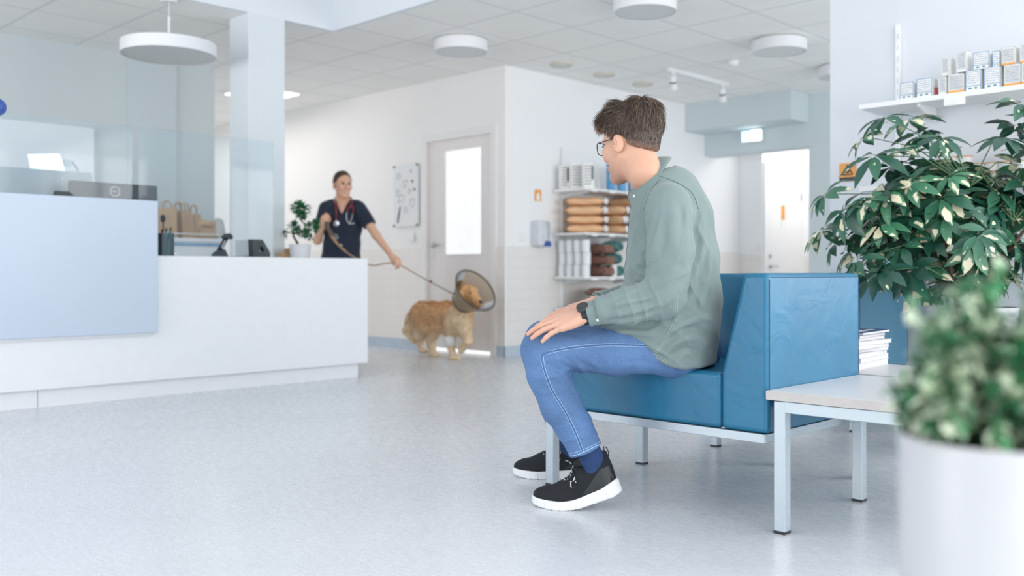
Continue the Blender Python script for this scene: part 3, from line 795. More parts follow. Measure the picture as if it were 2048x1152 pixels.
bx(-1.2, 2.655, 5.77, 5.798, 0.395, 0.409).build('panel_shadow_rail', M['white'], rc)
bx(-1.2, 2.70, 5.80, 5.86, 0.889, 1.225).build('ledge_back', M['white'], rc)
# clear screens
t = thing('clear_screen', 'tall clear protective screen standing on the reception counter', 'screen', (2.2, 6.02, 0.755))
bx(0.4, 2.655, 6.015, 6.021, 0.755, 1.72).build('sheet', M['glass'], t)
bx(0.4, 2.655, 6.0, 6.036, 0.755, 0.775).build('foot', M['steel'], t)
t = thing('clear_screen', 'clear protective screen ending beside the bonsai', 'screen', (3.2, 6.02, 0.886))
q = onY(546, 400, 6.018)
bx(2.70, q.x, 6.015, 6.021, 0.888, 1.72).build('sheet', M['glass'], t)
[bx(a, a + .05, 5.99, 6.045, .887, .90).build('foot', M['steel'], t) for a in (2.75, 3.45)]
# monitors
M['mon_dark'] = mat('dark_monitor_back', (58, 72, 84), 0.3, var=0.03); M['mon_silver'] = mat('silver_monitor_back', (198, 208, 214), 0.35, var=0.02)
t = thing('monitor', 'dark grey monitor seen from behind with round white logo', 'monitor', (2.6, 6.30, 0.755))
mx0 = onY(140, 380, 6.2).x; mx1 = onY(315, 380, 6.2).x; mtop = onY(315, 372, 6.2).z
bx(mx0, mx1, 6.20, 6.235, mtop - .34, mtop).build('back_shell', M['mon_dark'], t, bevel=.006)
bx(mx0 + .01, mx1 - .01, 6.235, 6.24, mtop - .33, mtop - .01).build('screen', M['black'], t)
MB().box((mx0 + mx1) / 2 - .04, (mx0 + mx1) / 2 + .04, 6.175, 6.20, .76, mtop - .15).box((mx0 + mx1) / 2 - .12, (mx0 + mx1) / 2 + .12, 6.10, 6.30, .755, .768).build('stand', M['charcoal'], t, bevel=.004)
q = onY(230, 383, 6.198)
lg = MB(); n = 28
lg.tube([(q.x + .030 * math.cos(2 * math.pi * k / n), 6.199, q.z + .030 * math.sin(2 * math.pi * k / n)) for k in range(n + 1)], .0035, 6).build('logo_ring', M['paper'], t)
def text(s, size, origin, xdir, zdir, mt, parent, name, depth=.001):
    cu = bpy.data.curves.new(name, 'FONT'); cu.body = s; cu.size = size; cu.align_x = 'CENTER'; cu.align_y = 'CENTER'; cu.extrude = depth
    o = bpy.data.objects.new(name, cu); COL.objects.link(o)
    bpy.context.view_layer.update()
    me = bpy.data.meshes.new_from_object(o.evaluated_get(bpy.context.evaluated_depsgraph_get()))
    bpy.data.objects.remove(o)
    xd = Vector(xdir).normalized(); zd = Vector(zdir).normalized(); nd = xd.cross(zd)
    me.materials.clear(); me.materials.append(mt)
    me.transform(Matrix((xd, zd, nd)).transposed().to_4x4())
    ob = bpy.data.objects.new(name, me); COL.objects.link(ob); ob.parent = parent
    ob.location = Vector(origin) - root_off(parent)
    return ob
text('DELL', 0.020, (q.x, 6.1985, q.z), (1, 0, 0), (0, 0, 1), M['paper'], t, 'logo_text')
t = thing('monitor', 'silver computer seen from behind at the left edge of the counter', 'monitor', (2.15, 6.42, 0.755))
q = onY(185, 346, 6.40)
m = MB(); hx = .31; r = .022; pts = []
cx, z1 = q.x - hx, q.z; z0 = z1 - .42
for sx, sz, a0 in ((1, 1, 0), (-1, 1, 90), (-1, -1, 180), (1, -1, 270)):
    for k in range(6):
        a = math.radians(a0 + 18 * k)
        pts.append((cx + sx * (hx - r) + r * math.cos(a), 6.40, (z1 if sz > 0 else z0) - sz * r + r * math.sin(a)))
m.prism(pts, (0, .03, 0)); m.build('back_shell', M['mon_silver'], t)
bx(cx - .09, cx + .09, 6.36, 6.40, .76, z1 - .25).build('stand', M['mon_silver'], t, bevel=.004)
bx(cx - .10, cx + .10, 6.33, 6.50, .755, .763).build('foot', M['mon_silver'], t, bevel=.003)
qd = onY(125, 356, 6.398); MB().lathe([(0, .001), (.008, .001), (.008, 0)], (qd.x, 6.399, qd.z), 14, (0, -1, 0), cap=False).build('logo_dot', M['paper'], t)
# desk lamp with a lit flat head
t = thing('desk_lamp', 'desk lamp with bright flat head behind the silver computer', 'lamp', (2.42, 6.52, 0.755))
c4 = [onY(57, 310, 6.5), onY(120, 309, 6.5), onY(131, 345, 6.56), onY(63, 341, 6.56)]
MB().prism([tuple(p) for p in c4], (0, .015, .006)).build('lamp_head', mat('lit_lamp_head', (250, 250, 252), .5, emit=(246, 248, 252), es=0.85), t)
a = onY(135, 326, 6.54); b = onY(155, 338, 6.54)
m = MB(); m.tube([a, (a.x + .03, 6.54, a.z + .01), b, (b.x + .02, 6.54, 1.2), (b.x - .02, 6.54, .78)], .007, 8); m.box(a.x - .02, a.x + .02, 6.525, 6.555, a.z - .02, a.z + .02)
m.build('arm', M['silver'], t); MB().lathe([(.07, 0), (.07, .015), (.02, .03)], (b.x - .02, 6.54, .755), 24).build('base', M['silver'], t)
# white sheet painted in for the window mirrored by the clear screen
q = onY(187, 257, 8.28)
settags(bx(1.6, q.x, 8.26, 8.30, 1.0, q.z).build('screen_reflection', mat('painted_reflection', (238, 243, 248), .3, var=.005), bevel=.004), 'large white sheet behind the computers, standing for a window reflection', 'board')
# dark small thing on the ledge: a stapler
q = onY(125, 388, 5.84)
m = MB(); m.prism([(q.x - .05, 5.825, 1.232), (q.x + .06, 5.825, 1.232), (q.x + .06, 5.825, 1.243), (q.x + .03, 5.825, 1.262), (q.x - .045, 5.825, 1.262)], (0, .03, 0))
q2 = m.build('stapler', M['charcoal'], bevel=.003); settags(q2, 'dark stapler lying on the blue counter panel', 'stapler')
# dark blue rounded ornament hanging at the left edge
q = C(-8, 214, 4.0)
m = MB(); m.sphere(q, .040, 20, 14, (1, 1, .95)); m.cyl((q.x, q.y, q.z + .036), (q.x, q.y, HU), .0012, 6)
settags(m.build('hanging_ornament', mat('dark_blue_ornament', (52, 84, 158), .4), smooth=True), 'dark blue round ornament hanging at the left edge', 'ornament')

# ------------------------------------------------------------------ on the counter
ZT = 0.887
q = onY(330, 512, 5.93)
ph = thing('pen_holder', 'clear pen cup beside the blue panel', 'pen cup', (q.x, 5.93, ZT))
m = MB(); s = .042
m.box(q.x - s, q.x + s, 5.93 - s, 5.93 + s, ZT, ZT + .004)
for a in ((q.x - s, q.x - s + .002, 5.93 - s, 5.93 + s), (q.x + s - .002, q.x + s, 5.93 - s, 5.93 + s), (q.x - s, q.x + s, 5.93 - s, 5.93 - s + .002), (q.x - s, q.x + s, 5.93 + s - .002, 5.93 + s)):
    m.box(*a, ZT + .004, ZT + .15)
m.build('cup', clear_mat('teal_tinted_acrylic', (206, 228, 234), haze=.10), ph)
for k, (dx, dy, cname, h, lean, lab) in enumerate(((-.030, -.02, (206, 60, 56), .15, 0.0, 'red marker in the clear pen cup'), (.008, -.025, (214, 140, 100), .11, .004, 'orange marker in the clear pen cup'), (-.006, .0, (30, 44, 66), .24, -.008, 'dark round-topped brush standing tallest in the pen cup'), (.028, .005, (54, 120, 150), .165, .012, 'teal marker in the clear pen cup'), (.02, .025, (70, 150, 120), .16, .0, 'green marker in the clear pen cup'))):
    p = thing('pen', lab, 'pen', (q.x + dx, 5.93 + dy, ZT + .0045), 0, 'pens in the cup')
    mt = mat('pen_%d' % k, cname, .4)
    a = Vector((q.x + dx, 5.93 + dy, ZT + .0045)); b = a + Vector((lean, 0, h))
    MB().cyl(a, b, .0075 if k != 2 else .004, 10).build('barrel', mt, p, smooth=True, autosmooth=40)
    if k == 2: MB().sphere(b, .017, 14, 10, (1, .6, 1.6)).build('head', mt, p, smooth=True)
    else: MB().cyl(b, b + Vector((0, 0, .02)), .0055, 10).build('cap', M['black'], p)
# handheld scanner in its stand
q = onY(446, 512, 5.93); sx = q.x
M['scan'] = mat('dark_blue_black_plastic', (34, 44, 58), .35)
t = thing('barcode_scanner', 'black handheld scanner leaning in its stand on the counter', 'scanner', (sx, 5.93, ZT))
MB().prism([(sx - .075, 5.90, ZT), (sx + .03, 5.90, ZT), (sx + .015, 5.90, ZT + .03), (sx - .0, 5.90, ZT + .055), (sx - .035, 5.90, ZT + .05), (sx - .07, 5.90, ZT + .02)], (0, .06, 0)).build('stand', M['scan'], t, bevel=.005)
MB().tube([(sx - .025, 5.93, ZT + .05), (sx + .0, 5.93, ZT + .09), (sx + .022, 5.93, ZT + .128)], [.017, .015, .017], 14).build('grip', M['scan'], t, smooth=True)
hd = MB(); hd.rings([[(sx + x, 5.93 + w * math.cos(a), ZT + z + hh * math.sin(a)) for a in [2 * math.pi * k / 16 for k in range(16)]] for x, z, w, hh in ((-.005, .135, .016, .012), (.015, .142, .022, .018), (.05, .143, .027, .02), (.062, .138, .024, .016))])
hd.build('head', M['charcoal'], t, smooth=True, autosmooth=50)
MB().box(sx - .016, sx + .006, 5.908, 5.912, ZT + .06, ZT + .065).tube([(sx - .018, 5.913, ZT + .065), (sx + .008, 5.913, ZT + .115)], .004, 6).build('light_strip', M['steel'], t)
q = onY(483, 512, 5.93)
settags(rbox(q.x, 5.93, ZT, .10, .05, .006, .015).build('counter_mat', M['black']), 'flat black mat between the scanner and the wedge stand', 'mat')
q = onY(518, 512, 5.93); x = q.x
t = thing('display_stand', 'dark grey wedge stand with triangular hole on the counter', 'stand', (x, 5.93, ZT))
sc = 6.75 / 1910
def zz(px, py): return (x + (px - 518) * sc / .93, ZT + (513 - py) * sc)
outer = [(502, 513), (536, 512), (537, 505), (534, 498), (522, 479), (518, 477.5), (500, 477.5)]
hole = [(514, 501), (526, 501), (521, 492), (517, 488)]
def ringprism(mb, out, inn, y0, dy):
    # outline with a hole: split between corresponding vertices
    bm = bmesh.new()
    vo = [bm.verts.new((*zz(*p)[:1], y0, zz(*p)[1])) for p in out]; vi = [bm.verts.new((zz(*p)[0], y0, zz(*p)[1])) for p in inn]
    eo = [bm.edges.new((vo[i], vo[(i + 1) % len(vo)])) for i in range(len(vo))]; ei = [bm.edges.new((vi[i], vi[(i + 1) % len(vi)])) for i in range(len(vi))]
    r = bmesh.ops.triangle_fill(bm, use_beauty=True, use_dissolve=False, edges=eo + ei)
    fs = [g for g in r['geom'] if isinstance(g, bmesh.types.BMFace)]
    e = bmesh.ops.extrude_face_region(bm, geom=fs)
    bmesh.ops.translate(bm, vec=(0, dy, 0), verts=[g for g in e['geom'] if isinstance(g, bmesh.types.BMVert)])
    bm.verts.index_update()
    o = len(mb.v)
    mb.v += [v.co.copy() for v in bm.verts]; mb.f += [tuple(v.index + o for v in f.verts) for f in bm.faces]; bm.free()
    return mb
ringprism(MB(), outer, hole, 5.90, .06).build('wedge', M['charcoal'], t)
bx(x - .05, x + .07, 5.89, 5.97, ZT, ZT + .004).build('base', M['black'], t)
# ================================================================== low cabinet with bags behind the counter
t = thing('back_cabinet', 'low white cabinet with drawers under the paper bags', 'cabinet', (3.85, 8.05, 0))
cx0, cx1 = 3.30, onY(447, 500, 7.86).x
zc = onY(380, 476, 7.86).z
bx(cx0, cx1, 7.88, 8.26, 0, zc - .03).build('body', M['white'], t)
bx(cx0 - .01, cx1 + .01, 7.86, 8.27, zc - .03, zc).build('top', M['white'], t)
bx(cx0, cx1, 7.862, 7.88, zc - .065, zc - .045).build('blue_strip', mat('blue_strip', (110, 164, 204), .4), t)
zz0 = zc - .075
for k in range(4):
    d = bx(cx0 + .005, cx1 - .005, 7.865, 7.88, zz0 - .14 * (k + 1) + .006, zz0 - .14 * k).build('drawer', M['white'], t)
    bx((cx0 + cx1) / 2 - .06, (cx0 + cx1) / 2 + .06, 7.852, 7.866, zz0 - .14 * k - .07, zz0 - .14 * k - .06).build('handle', M['steel'], d)
m = MB(); m.tube([(cx0, 7.875, zc + .035), (cx1, 7.875, zc + .035)], .006, 8)
for x in (cx0, (cx0 + cx1) / 2, cx1): m.cyl((x, 7.875, zc), (x, 7.875, zc + .035), .005, 8)
m.build('rail', M['white_paint'], t)
def paper_bag(name, label, cx, cy, z, w, dp, h, hh, rz, grp):
    t = thing(name, label, 'bag', (cx, cy, z), rz, grp)
    m = MB()
    b = [(-w / 2, -dp / 2), (w / 2, -dp / 2), (w / 2, 0), (w / 2, dp / 2), (-w / 2, dp / 2), (-w / 2, 0)]
    rs = []
    for zf, sq in ((0, 0), (.3, .02), (.6, .12), (.85, .35), (1, .6)):
        rs.append([(x * (1 - .03 * zf) * (1 if abs(y) > 1e-6 else 1 - sq * .3), y * (1 - sq), h * zf) for x, y in b])
    m.rings(rs); m.build('body', M['kraft'], t, world=False)
    for s in (-1, 1):
        y = s * dp * .2
        MB().tube([(-w * .2, y, h * .97), (-w * .2, y, h + hh * .6), (-w * .08, y * 1.3, h + hh), (w * .08, y * 1.3, h + hh), (w * .2, y, h + hh * .6), (w * .2, y, h * .97)], .006, 6).build('handle', M['kraft'], t, world=False)
    return t
for k, (px, w, h, hh, y, lab) in enumerate(((334, .17, .26, .06, 8.0, 'brown paper bag nearest the blue panel, widest of the row'), (356, .13, .25, .07, 8.08, 'brown paper bag with looped handles, second from the blue panel'), (370, .12, .24, .07, 8.0, 'brown paper bag with tall handles in the middle of the row'), (387, .13, .22, .08, 8.02, 'darker brown paper bag standing upright beside the lying bag'))):
    q = onY(px, 475, y)
    paper_bag('paper_bag', lab, q.x, y, zc, w, .09, h, hh, math.radians((-30, -12, 10, -20)[k]), 'paper bags on the back cabinet')
q = onY(408, 470, 8.0)
t = thing('paper_bag', 'folded brown paper bundle lying at the end of the bag row', 'bag', (q.x, 8.0, zc), 0, 'paper bags on the back cabinet')
MB().box(q.x - .07, q.x + .08, 7.93, 8.07, zc, zc + .10).build('body', M['kraft'], t, bevel=.015)
MB().tube([(q.x - .09, 7.99, zc + .135), (q.x, 7.99, zc + .14), (q.x + .09, 7.99, zc + .125)], [.03, .035, .03], 14).build('roll', M['tan'], t, smooth=True)
def f_blob(name, label, cat, cs, k, h, mt, disp=None):
    s = SDF()
    for c, r in cs: s.u(f_ell(c, r), k)
    if disp: s.disp(disp)
    V, Fc = s.mesh(h); o = npmesh(name, V, Fc, mt); return settags(o, label, cat)
q = onY(438, 458, 8.02)
f_blob('plastic_bag', 'crumpled translucent white plastic bag beside the paper bags', 'bag', [((q.x, 8.05, zc + .09), (.075, .07, .09)), ((q.x + .02, 8.05, zc + .15), (.04, .05, .05))], .03, .008,
       clear_mat('milky_film', (238, 238, 240), rough=.3, haze=.6), lambda P: .010 * wob(P, 45))

# ================================================================== bonsai on the counter
q = onY(600, 517, 6.05)
bz = thing('bonsai', 'small bonsai tree in a white pot on the counter', 'plant', (q.x, 6.05, ZT))
bxx, byy = q.x, 6.05
MB().lathe([(.0, 0), (.066, 0), (.074, .05), (.078, .098), (.082, .10), (.080, .104), (.073, .10), (.070, .085), (0, .085)], (bxx, byy, ZT), 36, cap=False).build('pot', M['pot'], bz, smooth=True, autosmooth=40)
MB().lathe([(.071, .086), (0, .092)], (bxx, byy, ZT), 24, cap=False).build('soil', M['soil'], bz)
SB = 6.62 / F
def bpt(px, py, dy=0.0):
    v = C(px, py, 6.62); return Vector((bxx + (px - 600) * SB * .72 + dy * .5, byy - (px - 600) * SB * .70 + dy, ZT + (517 - py) * SB))
m = MB()
m.tube([bpt(599, 495), bpt(593, 481), bpt(586, 470), bpt(586, 460), bpt(588, 452)], [.010, .009, .008, .006, .004], 8)
m.tube([bpt(587, 464), bpt(598, 462), bpt(609, 456, .01), bpt(612, 447, .01), bpt(604, 437, .01), bpt(598, 428), bpt(600, 416)], [.007, .006, .006, .005, .005, .004, .003], 8)
m.tube([bpt(610, 455), bpt(622, 449), bpt(633, 443)], [.004, .003, .002], 6); m.tube([bpt(588, 465), bpt(578, 462), bpt(569, 464)], [.004, .003, .002], 6); m.tube([bpt(600, 462), bpt(610, 466), bpt(616, 470)], [.004, .003, .002], 6)
m.build('trunk', M['bark'], bz, smooth=True)
def leaf_mesh(name, items, mt, parent, world=True, nseg=4, cup=.15, droop=.25):
    """items: (base, direction, up, length, width, rnd) -> one mesh of curved leaf blades with a 'leaf' attribute (u, v, rnd)"""
    V = []; Fc = []; UV = []
    prof = [0.12, 0.72, 1.0, 0.72, 0.04] if nseg == 4 else [0.2, 1.0, 0.1]
    for b, d, up, L, W, rr in items:
        d = d.normalized(); sd = d.cross(up)
        sd = sd.normalized() if sd.length > 1e-5 else d.orthogonal().normalized(); nn = sd.cross(d)
        o = len(V)
        for i in range(nseg + 1):
            u = i / nseg
            c = b + d * (L * u) - nn * (droop * L * u * u)
            for j in (-1, 0, 1):
                V.append(c + sd * (j * W * .5 * prof[i]) + nn * (abs(j) * cup * W * prof[i])); UV.append((u, j, rr))
        for i in range(nseg):
            for j in range(2):
                a = o + i * 3 + j; Fc.append((a, a + 1, a + 4, a + 3))
    return npmesh(name, np.array([tuple(v) for v in V]), np.array(Fc), mt, parent, smooth=True, world=world, uv=UV)
def leaf_mat(name, green, dark, cream, amount=.5, rough=.35, edge=False, spec=.6, nscale=38):
    m = mat(name, green, rough, var=.15, vs=30, spec=spec)
    nt = m.node_tree; N = nt.nodes; L = nt.links; p = N['Principled BSDF']
    at = N.new('ShaderNodeAttribute'); at.attribute_name = 'leaf'; sp = N.new('ShaderNodeSeparateXYZ'); L.new(at.outputs['Vector'], sp.inputs[0])
    tc = N.new('ShaderNodeTexCoord'); nz = N.new('ShaderNodeTexNoise'); nz.inputs['Scale'].default_value = nscale; nz.inputs['Detail'].default_value = 1
    L.new(tc.outputs['Object'], nz.inputs['Vector'])
    def mth(op, a, b):
        n = N.new('ShaderNodeMath'); n.operation = op
        for i, v in enumerate((a, b)):
            if isinstance(v, (int, float)): n.inputs[i].default_value = v
            else: L.new(v, n.inputs[i])
        return n.outputs[0]
    ab = mth('ABSOLUTE', sp.outputs['Y'], 0)
    base = mth('ADD', mth('MULTIPLY', nz.outputs['Fac'], .78), mth('MULTIPLY', sp.outputs['Z'], .22))
    v = mth('SUBTRACT', base, mth('MULTIPLY', ab, .12)) if not edge else mth('ADD', base, mth('MULTIPLY', ab, .14))
    rp = N.new('ShaderNodeValToRGB'); rp.color_ramp.elements[0].position = amount; rp.color_ramp.elements[1].position = amount + .03
    L.new(v, rp.inputs[0])
    mg = N.new('ShaderNodeMix'); mg.data_type = 'RGBA'; L.new(sp.outputs['Z'], mg.inputs[0]); mg.inputs[6].default_value = lin(dark); mg.inputs[7].default_value = lin(green)
    mx = N.new('ShaderNodeMix'); mx.data_type = 'RGBA'; L.new(rp.outputs['Color'], mx.inputs[0]); L.new(mg.outputs[2], mx.inputs[6]); mx.inputs[7].default_value = lin(cream)
    L.new(mx.outputs[2], p.inputs['Base Color'])
    return m
M['leaf_bonsai'] = leaf_mat('bonsai_leaf', (60, 140, 92), (22, 84, 56), (150, 190, 140), .82)
its = []
def rdir(r):
    while True:
        v = Vector((r.uniform(-1, 1), r.uniform(-1, 1), r.uniform(-1, 1)))
        if .05 < v.length < 1: return v.normalized()
r3 = random.Random(11)
for px, py, rx, rz, n in ((602, 412, 19, 15, 150), (596, 405, 14, 10, 50), (606, 424, 13, 9, 60), (588, 449, 11, 10, 80), (569, 463, 7, 6, 24), (612, 465, 12, 6, 50), (618, 450, 9, 7, 30), (634, 443, 10, 10, 70), (618, 472, 8, 5, 22), (596, 461, 8, 5, 20), (630, 455, 6, 6, 20)):
    for k in range(int(n * 1.35)):
        v = rdir(r3); c = bpt(px + v.x * rx * r3.random() ** .75, py - v.z * rz * r3.random() ** .75, v.y * rx * SB * .8)
        its.append((c, (v + Vector((0, 0, .3)) + rdir(r3) * .6), Vector((0, 0, 1)), r3.uniform(.024, .036), r3.uniform(.015, .021), r3.random()))
leaf_mesh('foliage', its, M['leaf_bonsai'], bz, nseg=2)
q = onY(585, 500, 6.22)
t = thing('cardboard_box', 'small brown cardboard tray behind the bonsai pot', 'box', (q.x, 6.22, ZT))
MB().box(q.x - .10, q.x + .10, 6.17, 6.28, ZT, ZT + .045).build('tray', M['tan'], t, bevel=.006); MB().box(q.x - .04, q.x + .10, 6.18, 6.27, ZT + .046, ZT + .08).build('upper_tray', M['kraft'], t, bevel=.006)

# ================================================================== shelving with pet food on the back wall
SX0, SX1 = 6.93, 9.05
M['shelf'] = mat('white_shelf_board', (236, 238, 239), .4, var=.01); M['shelf_grey'] = mat('grey_shelf_metal', (206, 210, 210), .4)
ups = (7.06, 7.86, 8.5)
sh = thing('shelf_rails', 'white slotted wall rails carrying the pet food shelves', 'rail', (7.7, 6.24, .12))
for x in ups: bx(x - .0125, x + .0125, 6.235, 6.248, 0.12, 2.02).build('upright', M['shelf'], sh)
SZ = {'a': 1.590, 'b': 1.165, 'c': 0.745, 'd': 0.44}
for (k, z), lab in zip(SZ.items(), ('top pet food shelf behind the man, holding cartons and blue bags', 'pet food shelf holding the tan kibble bags', 'pet food shelf holding the white jars', 'lowest pet food shelf with dark brown bags')):
    t = thing('wall_shelf', lab, 'shelf', (7.76, 6.04, z - .034), 0, 'pet food shelves')
    bx(SX0, SX1, 5.84, 6.235, z - .022, z).build('board', M['shelf'], t, bevel=.003)
    for x in ups:
        MB().prism([(x - .006, 6.235, z - .022), (x - .006, 5.90, z - .022), (x - .006, 5.90, z - .034), (x - .006, 6.235, z - .08)], (.012, 0, 0)).build('bracket', M['shelf_grey'], t)
    for x in np.arange(SX0 + .09, SX1 - .1, .27):
        bx(x, x + .09, 5.832, 5.84, z - .032, z - .001).build('price_holder', M['paper'], t)
M['box_print'] = stripes_mat('grey_print_on_white', (236, 236, 236), (120, 122, 128), 11, .30, .40)
def carton(label, x, y, z, wx, wy, h, rz=0, grp='cartons on the top shelf', mt=None):
    t = thing('carton', label, 'carton', (x, y, z), rz, grp)
    bx(-wx / 2, wx / 2, -wy / 2, wy / 2, 0, h).build('box', M['paper'], t, world=False)
    bx(-wx / 2 + .004, wx / 2 - .025, -wy / 2 - .001, -wy / 2 + .001, .02, h - .01).build('printed_label', mt or M['box_print'], t, world=False)
    bx(wx / 2 - .022, wx / 2 - .004, -wy / 2 - .0012, -wy / 2, h * .35, h - .02).build('dark_band', M['charcoal'], t, world=False)
    return t
za = SZ['a']
carton('slim white carton with dark band at the left end of the top shelf', 7.00, 6.17, za, .085, .08, .235, math.radians(-30))
carton('widest white printed carton in the tall row of the top shelf', 7.045, 6.04, za, .13, .08, .245, math.radians(-30))
carton('white printed carton nearest the short tins on the top shelf', 7.05, 5.91, za, .10, .07, .24, math.radians(-30))
def tin(label, x, y, z, r, h, grp, mt, cap=None):
    t = thing('food_tin', label, 'tin', (x, y, z), 0, grp)
    MB().lathe([(0, 0), (r, 0), (r, h - .006), (0, h - .006)], (0, 0, 0), 24, cap=False).build('body', mt, t, world=False, smooth=True, autosmooth=40)
    MB().lathe([(r - .002, h - .006), (r + .001, h - .006), (r + .001, h), (r - .004, h), (r - .005, h - .003), (0, h - .003)], (0, 0, 0), 24, cap=False).build('lid', cap or M['shelf_grey'], t, world=False, smooth=True, autosmooth=40)
    return t
M['jar'] = mat('white_jar_plastic', (232, 234, 238), .35, var=.02)
M['tin_grey'] = mat('light_grey_tin', (206, 208, 210), .4)
a0 = tin('short grey tin beside the tall cartons on the top shelf', 7.15, 5.93, za, .037, .125, 'short tins on the top shelf', M['tin_grey'])
dup(a0, (7.24, 5.96, za), label='short grey tin beside the blue bags on the top shelf')
# blue upright bags
def pillow(L, W, T, n=14, m=20, flat=.07, crimp=True):
    """a filled bag lying along +y, thickness in z, its ends pressed flat"""
    rs = []
    for i in range(n + 1):
        u = -1 + 2 * i / n
        e = max(0.0, 1 - abs(u) ** 5) ** .5
        w = W / 2 * (1 - .10 * e + .0); t = max(T / 2 * e, .004)
        rs.append([(w * math.copysign(abs(math.cos(a)) ** .75, math.cos(a)) * (1 + .012 * math.sin(9 * u + 3 * a)), u * L / 2, T / 2 + t * math.copysign(abs(math.sin(a)) ** .8, math.sin(a)) * (1 + .05 * math.sin(7 * u + 2 * a))) for a in [2 * math.pi * k / m for k in range(m)]])
    return MB().rings(rs)
def food_bag(name, label, loc, rz, L, W, T, mt, seal, grp, up=False, band=None):
    t = thing(name, label, 'bag', loc, rz, grp)
    R = Matrix.Rotation(HP, 4, 'X') @ Matrix.Translation((0, 0, 0)) if up else Matrix.Identity(4)
    if up: R = Matrix.Translation((0, T / 2, L / 2)) @ R
    pillow(L, W, T).xf(R).build('body', mt, t, world=False, smooth=True)
    m = MB()
    for s in ((-1,) if not up else (1,)):
        y0 = s * L * .455; y1 = s * L * .55
        rows = [[(-W * .46 + W * .92 * k / 12, y, T / 2 + (.010 if k % 2 else -.010) * f + dz) for k in range(13)] for y, f, dz in ((y0, .9, 0), ((y0 + y1) / 2, 1.3, .004), (y1, 1.0, -.004))]
        o = len(m.v)
        for r in rows: m.v += [Vector(p) for p in r]
        for r in rows: m.v += [Vector(p) + Vector((0, 0, .003)) for p in r]
        for b in (0, 39):
            for i in range(2):
                for k in range(12):
                    a = o + b + i * 13 + k; m.f.append((a, a + 1, a + 14, a + 13))
    if not up:
        m = MB(); rs = []
        for i in range(15):
            x = -W * .43 + W * .86 * i / 14; z_ = 1 if i % 2 else .82
            rs.append([(x, -L * .515 + (.022 * math.cos(a) * (1 + .25 * math.sin(3 * a + 2 * i)) + (.006 if i % 2 else -.006)), T * .5 + T * .40 * z_ * math.sin(a) * (1 + .15 * math.sin(2 * a + i))) for a in [2 * math.pi * k / 12 for k in range(12)]])
        m.rings(rs)
    m.xf(R)
    nh = len(m.f)
    for q in range(1):
        mm = MB(); mm.v = m.v; mm.f = m.f[q * nh:(q + 1) * nh]; mm.compact().build('seal', seal, t, world=False)
    if not up:
        # the other end: flat sealed tip
        rs = [[(-W * .42 + W * .84 * k / 8, y, T / 2 + dz + .006 * math.sin(2.1 * k)) for k in range(9)] for y, dz in ((L * .44, 0), (L * .50, -.006), (L * .56, .004))]
        MB().rings(rs, cap=False, closed=False).build('tip', mt, t, world=False, smooth=True)
    return t
M['bag_tan'] = mat('tan_foil_bag', (232, 188, 146), .38, var=.12, vs=12, bump=.25, bs=40)
M['bag_brown'] = mat('brown_foil_bag', (142, 104, 90), .35, var=.2, vs=10, bump=.25, bs=40)
M['bag_teal'] = mat('teal_foil_bag', (84, 134, 132), .35, var=.15, vs=10, bump=.25, bs=40)
M['bag_blue'] = mat('bright_blue_bag', (92, 164, 216), .35, var=.2, vs=14, bump=.2, bs=40)
M['foil'] = mat('silver_foil', (196, 197, 198), .25, metal=.6, bump=.4, bs=60)
g = 'blue bags on the top shelf'
for k, (px, w, lab) in enumerate(((1222, .10, 'bright blue bag beside the short tins on the top shelf'), (1243, .10, 'bright blue bag below the man\'s chin on the top shelf'), (1264, .10, 'bright blue bag at the man\'s collar on the top shelf'))):
    q = onY(px, 370, 6.0); food_bag('treat_bag', lab, (q.x, 6.0, za), math.radians(-35), .27 - .02 * k, w, .06, M['bag_blue'], M['bag_blue'], g, up=True)
zb = SZ['b']; g = 'tan kibble bags on the second shelf'
names = ['bottom', 'second lowest', 'second highest', 'top']
for k in range(4):
    food_bag('kibble_bag', 'tan kibble bag, %s of the left stack on the second shelf' % names[k], (7.15 + (.0, .01, -.015, .01)[k], 6.02 - (.0, -.01, .01, -.01)[k], zb + .089 * k), math.radians((40, 44, 38, 42)[k]), .37, .22, .088, M['bag_tan'], M['foil'], g)
for s, (x, n, y) in enumerate(((7.52, 3, 6.0), (7.80, 4, 6.02), (8.10, 3, 6.02))):
    for k in range(n):
        food_bag('kibble_bag', 'tan kibble bag, layer %s from below in the %s' % (['one', 'two', 'three', 'four'][k], ['short middle stack', 'stack beside the man\'s shirt', 'stack behind the man'][s]), (x, y, zb + .096 * k), math.radians((28, 18, 33, 12)[k]), .34, .22, .095, M['bag_tan'], M['foil'], g)
zc3 = SZ['c']; g = 'white jars on the third shelf'
j0 = None
cn = ['at the wall end', 'second from the wall', 'third from the wall', 'at the shelf front']
for i, y in enumerate((6.19, 6.09, 5.99, 5.89)):
    for k in range(3):
        lab = 'white jar %s, %s of its stack' % (cn[i], ('bottom', 'middle', 'top')[k])
        p = (7.0 + (.01 if k == 1 else 0), y, zc3 + .118 * k)
        if j0 is None: j0 = tin(lab, *p, .041, .117, g, M['jar'], M['shelf_grey'])
        else: dup(j0, p, label=lab)
for k in range(3):
    food_bag('treat_bag', 'brown rolled bag beside the white jars, %s of three' % ('lowest', 'middle', 'highest')[k], (7.27, 6.0, zc3 + .108 * k), math.radians((-3, 5, -4)[k]), .32, .17, .105, M['bag_brown'], M['bag_brown'], 'brown bags on the third shelf')
for k in range(3):
    food_bag('treat_bag', 'teal bag beside the brown bags, %s of three' % ('lowest', 'middle', 'highest')[k], (7.55, 6.02, zc3 + .12 * k), math.radians((-40, -48, -44)[k]), .30, .22, .115, M['bag_teal'], M['bag_teal'], 'teal bags on the third shelf')
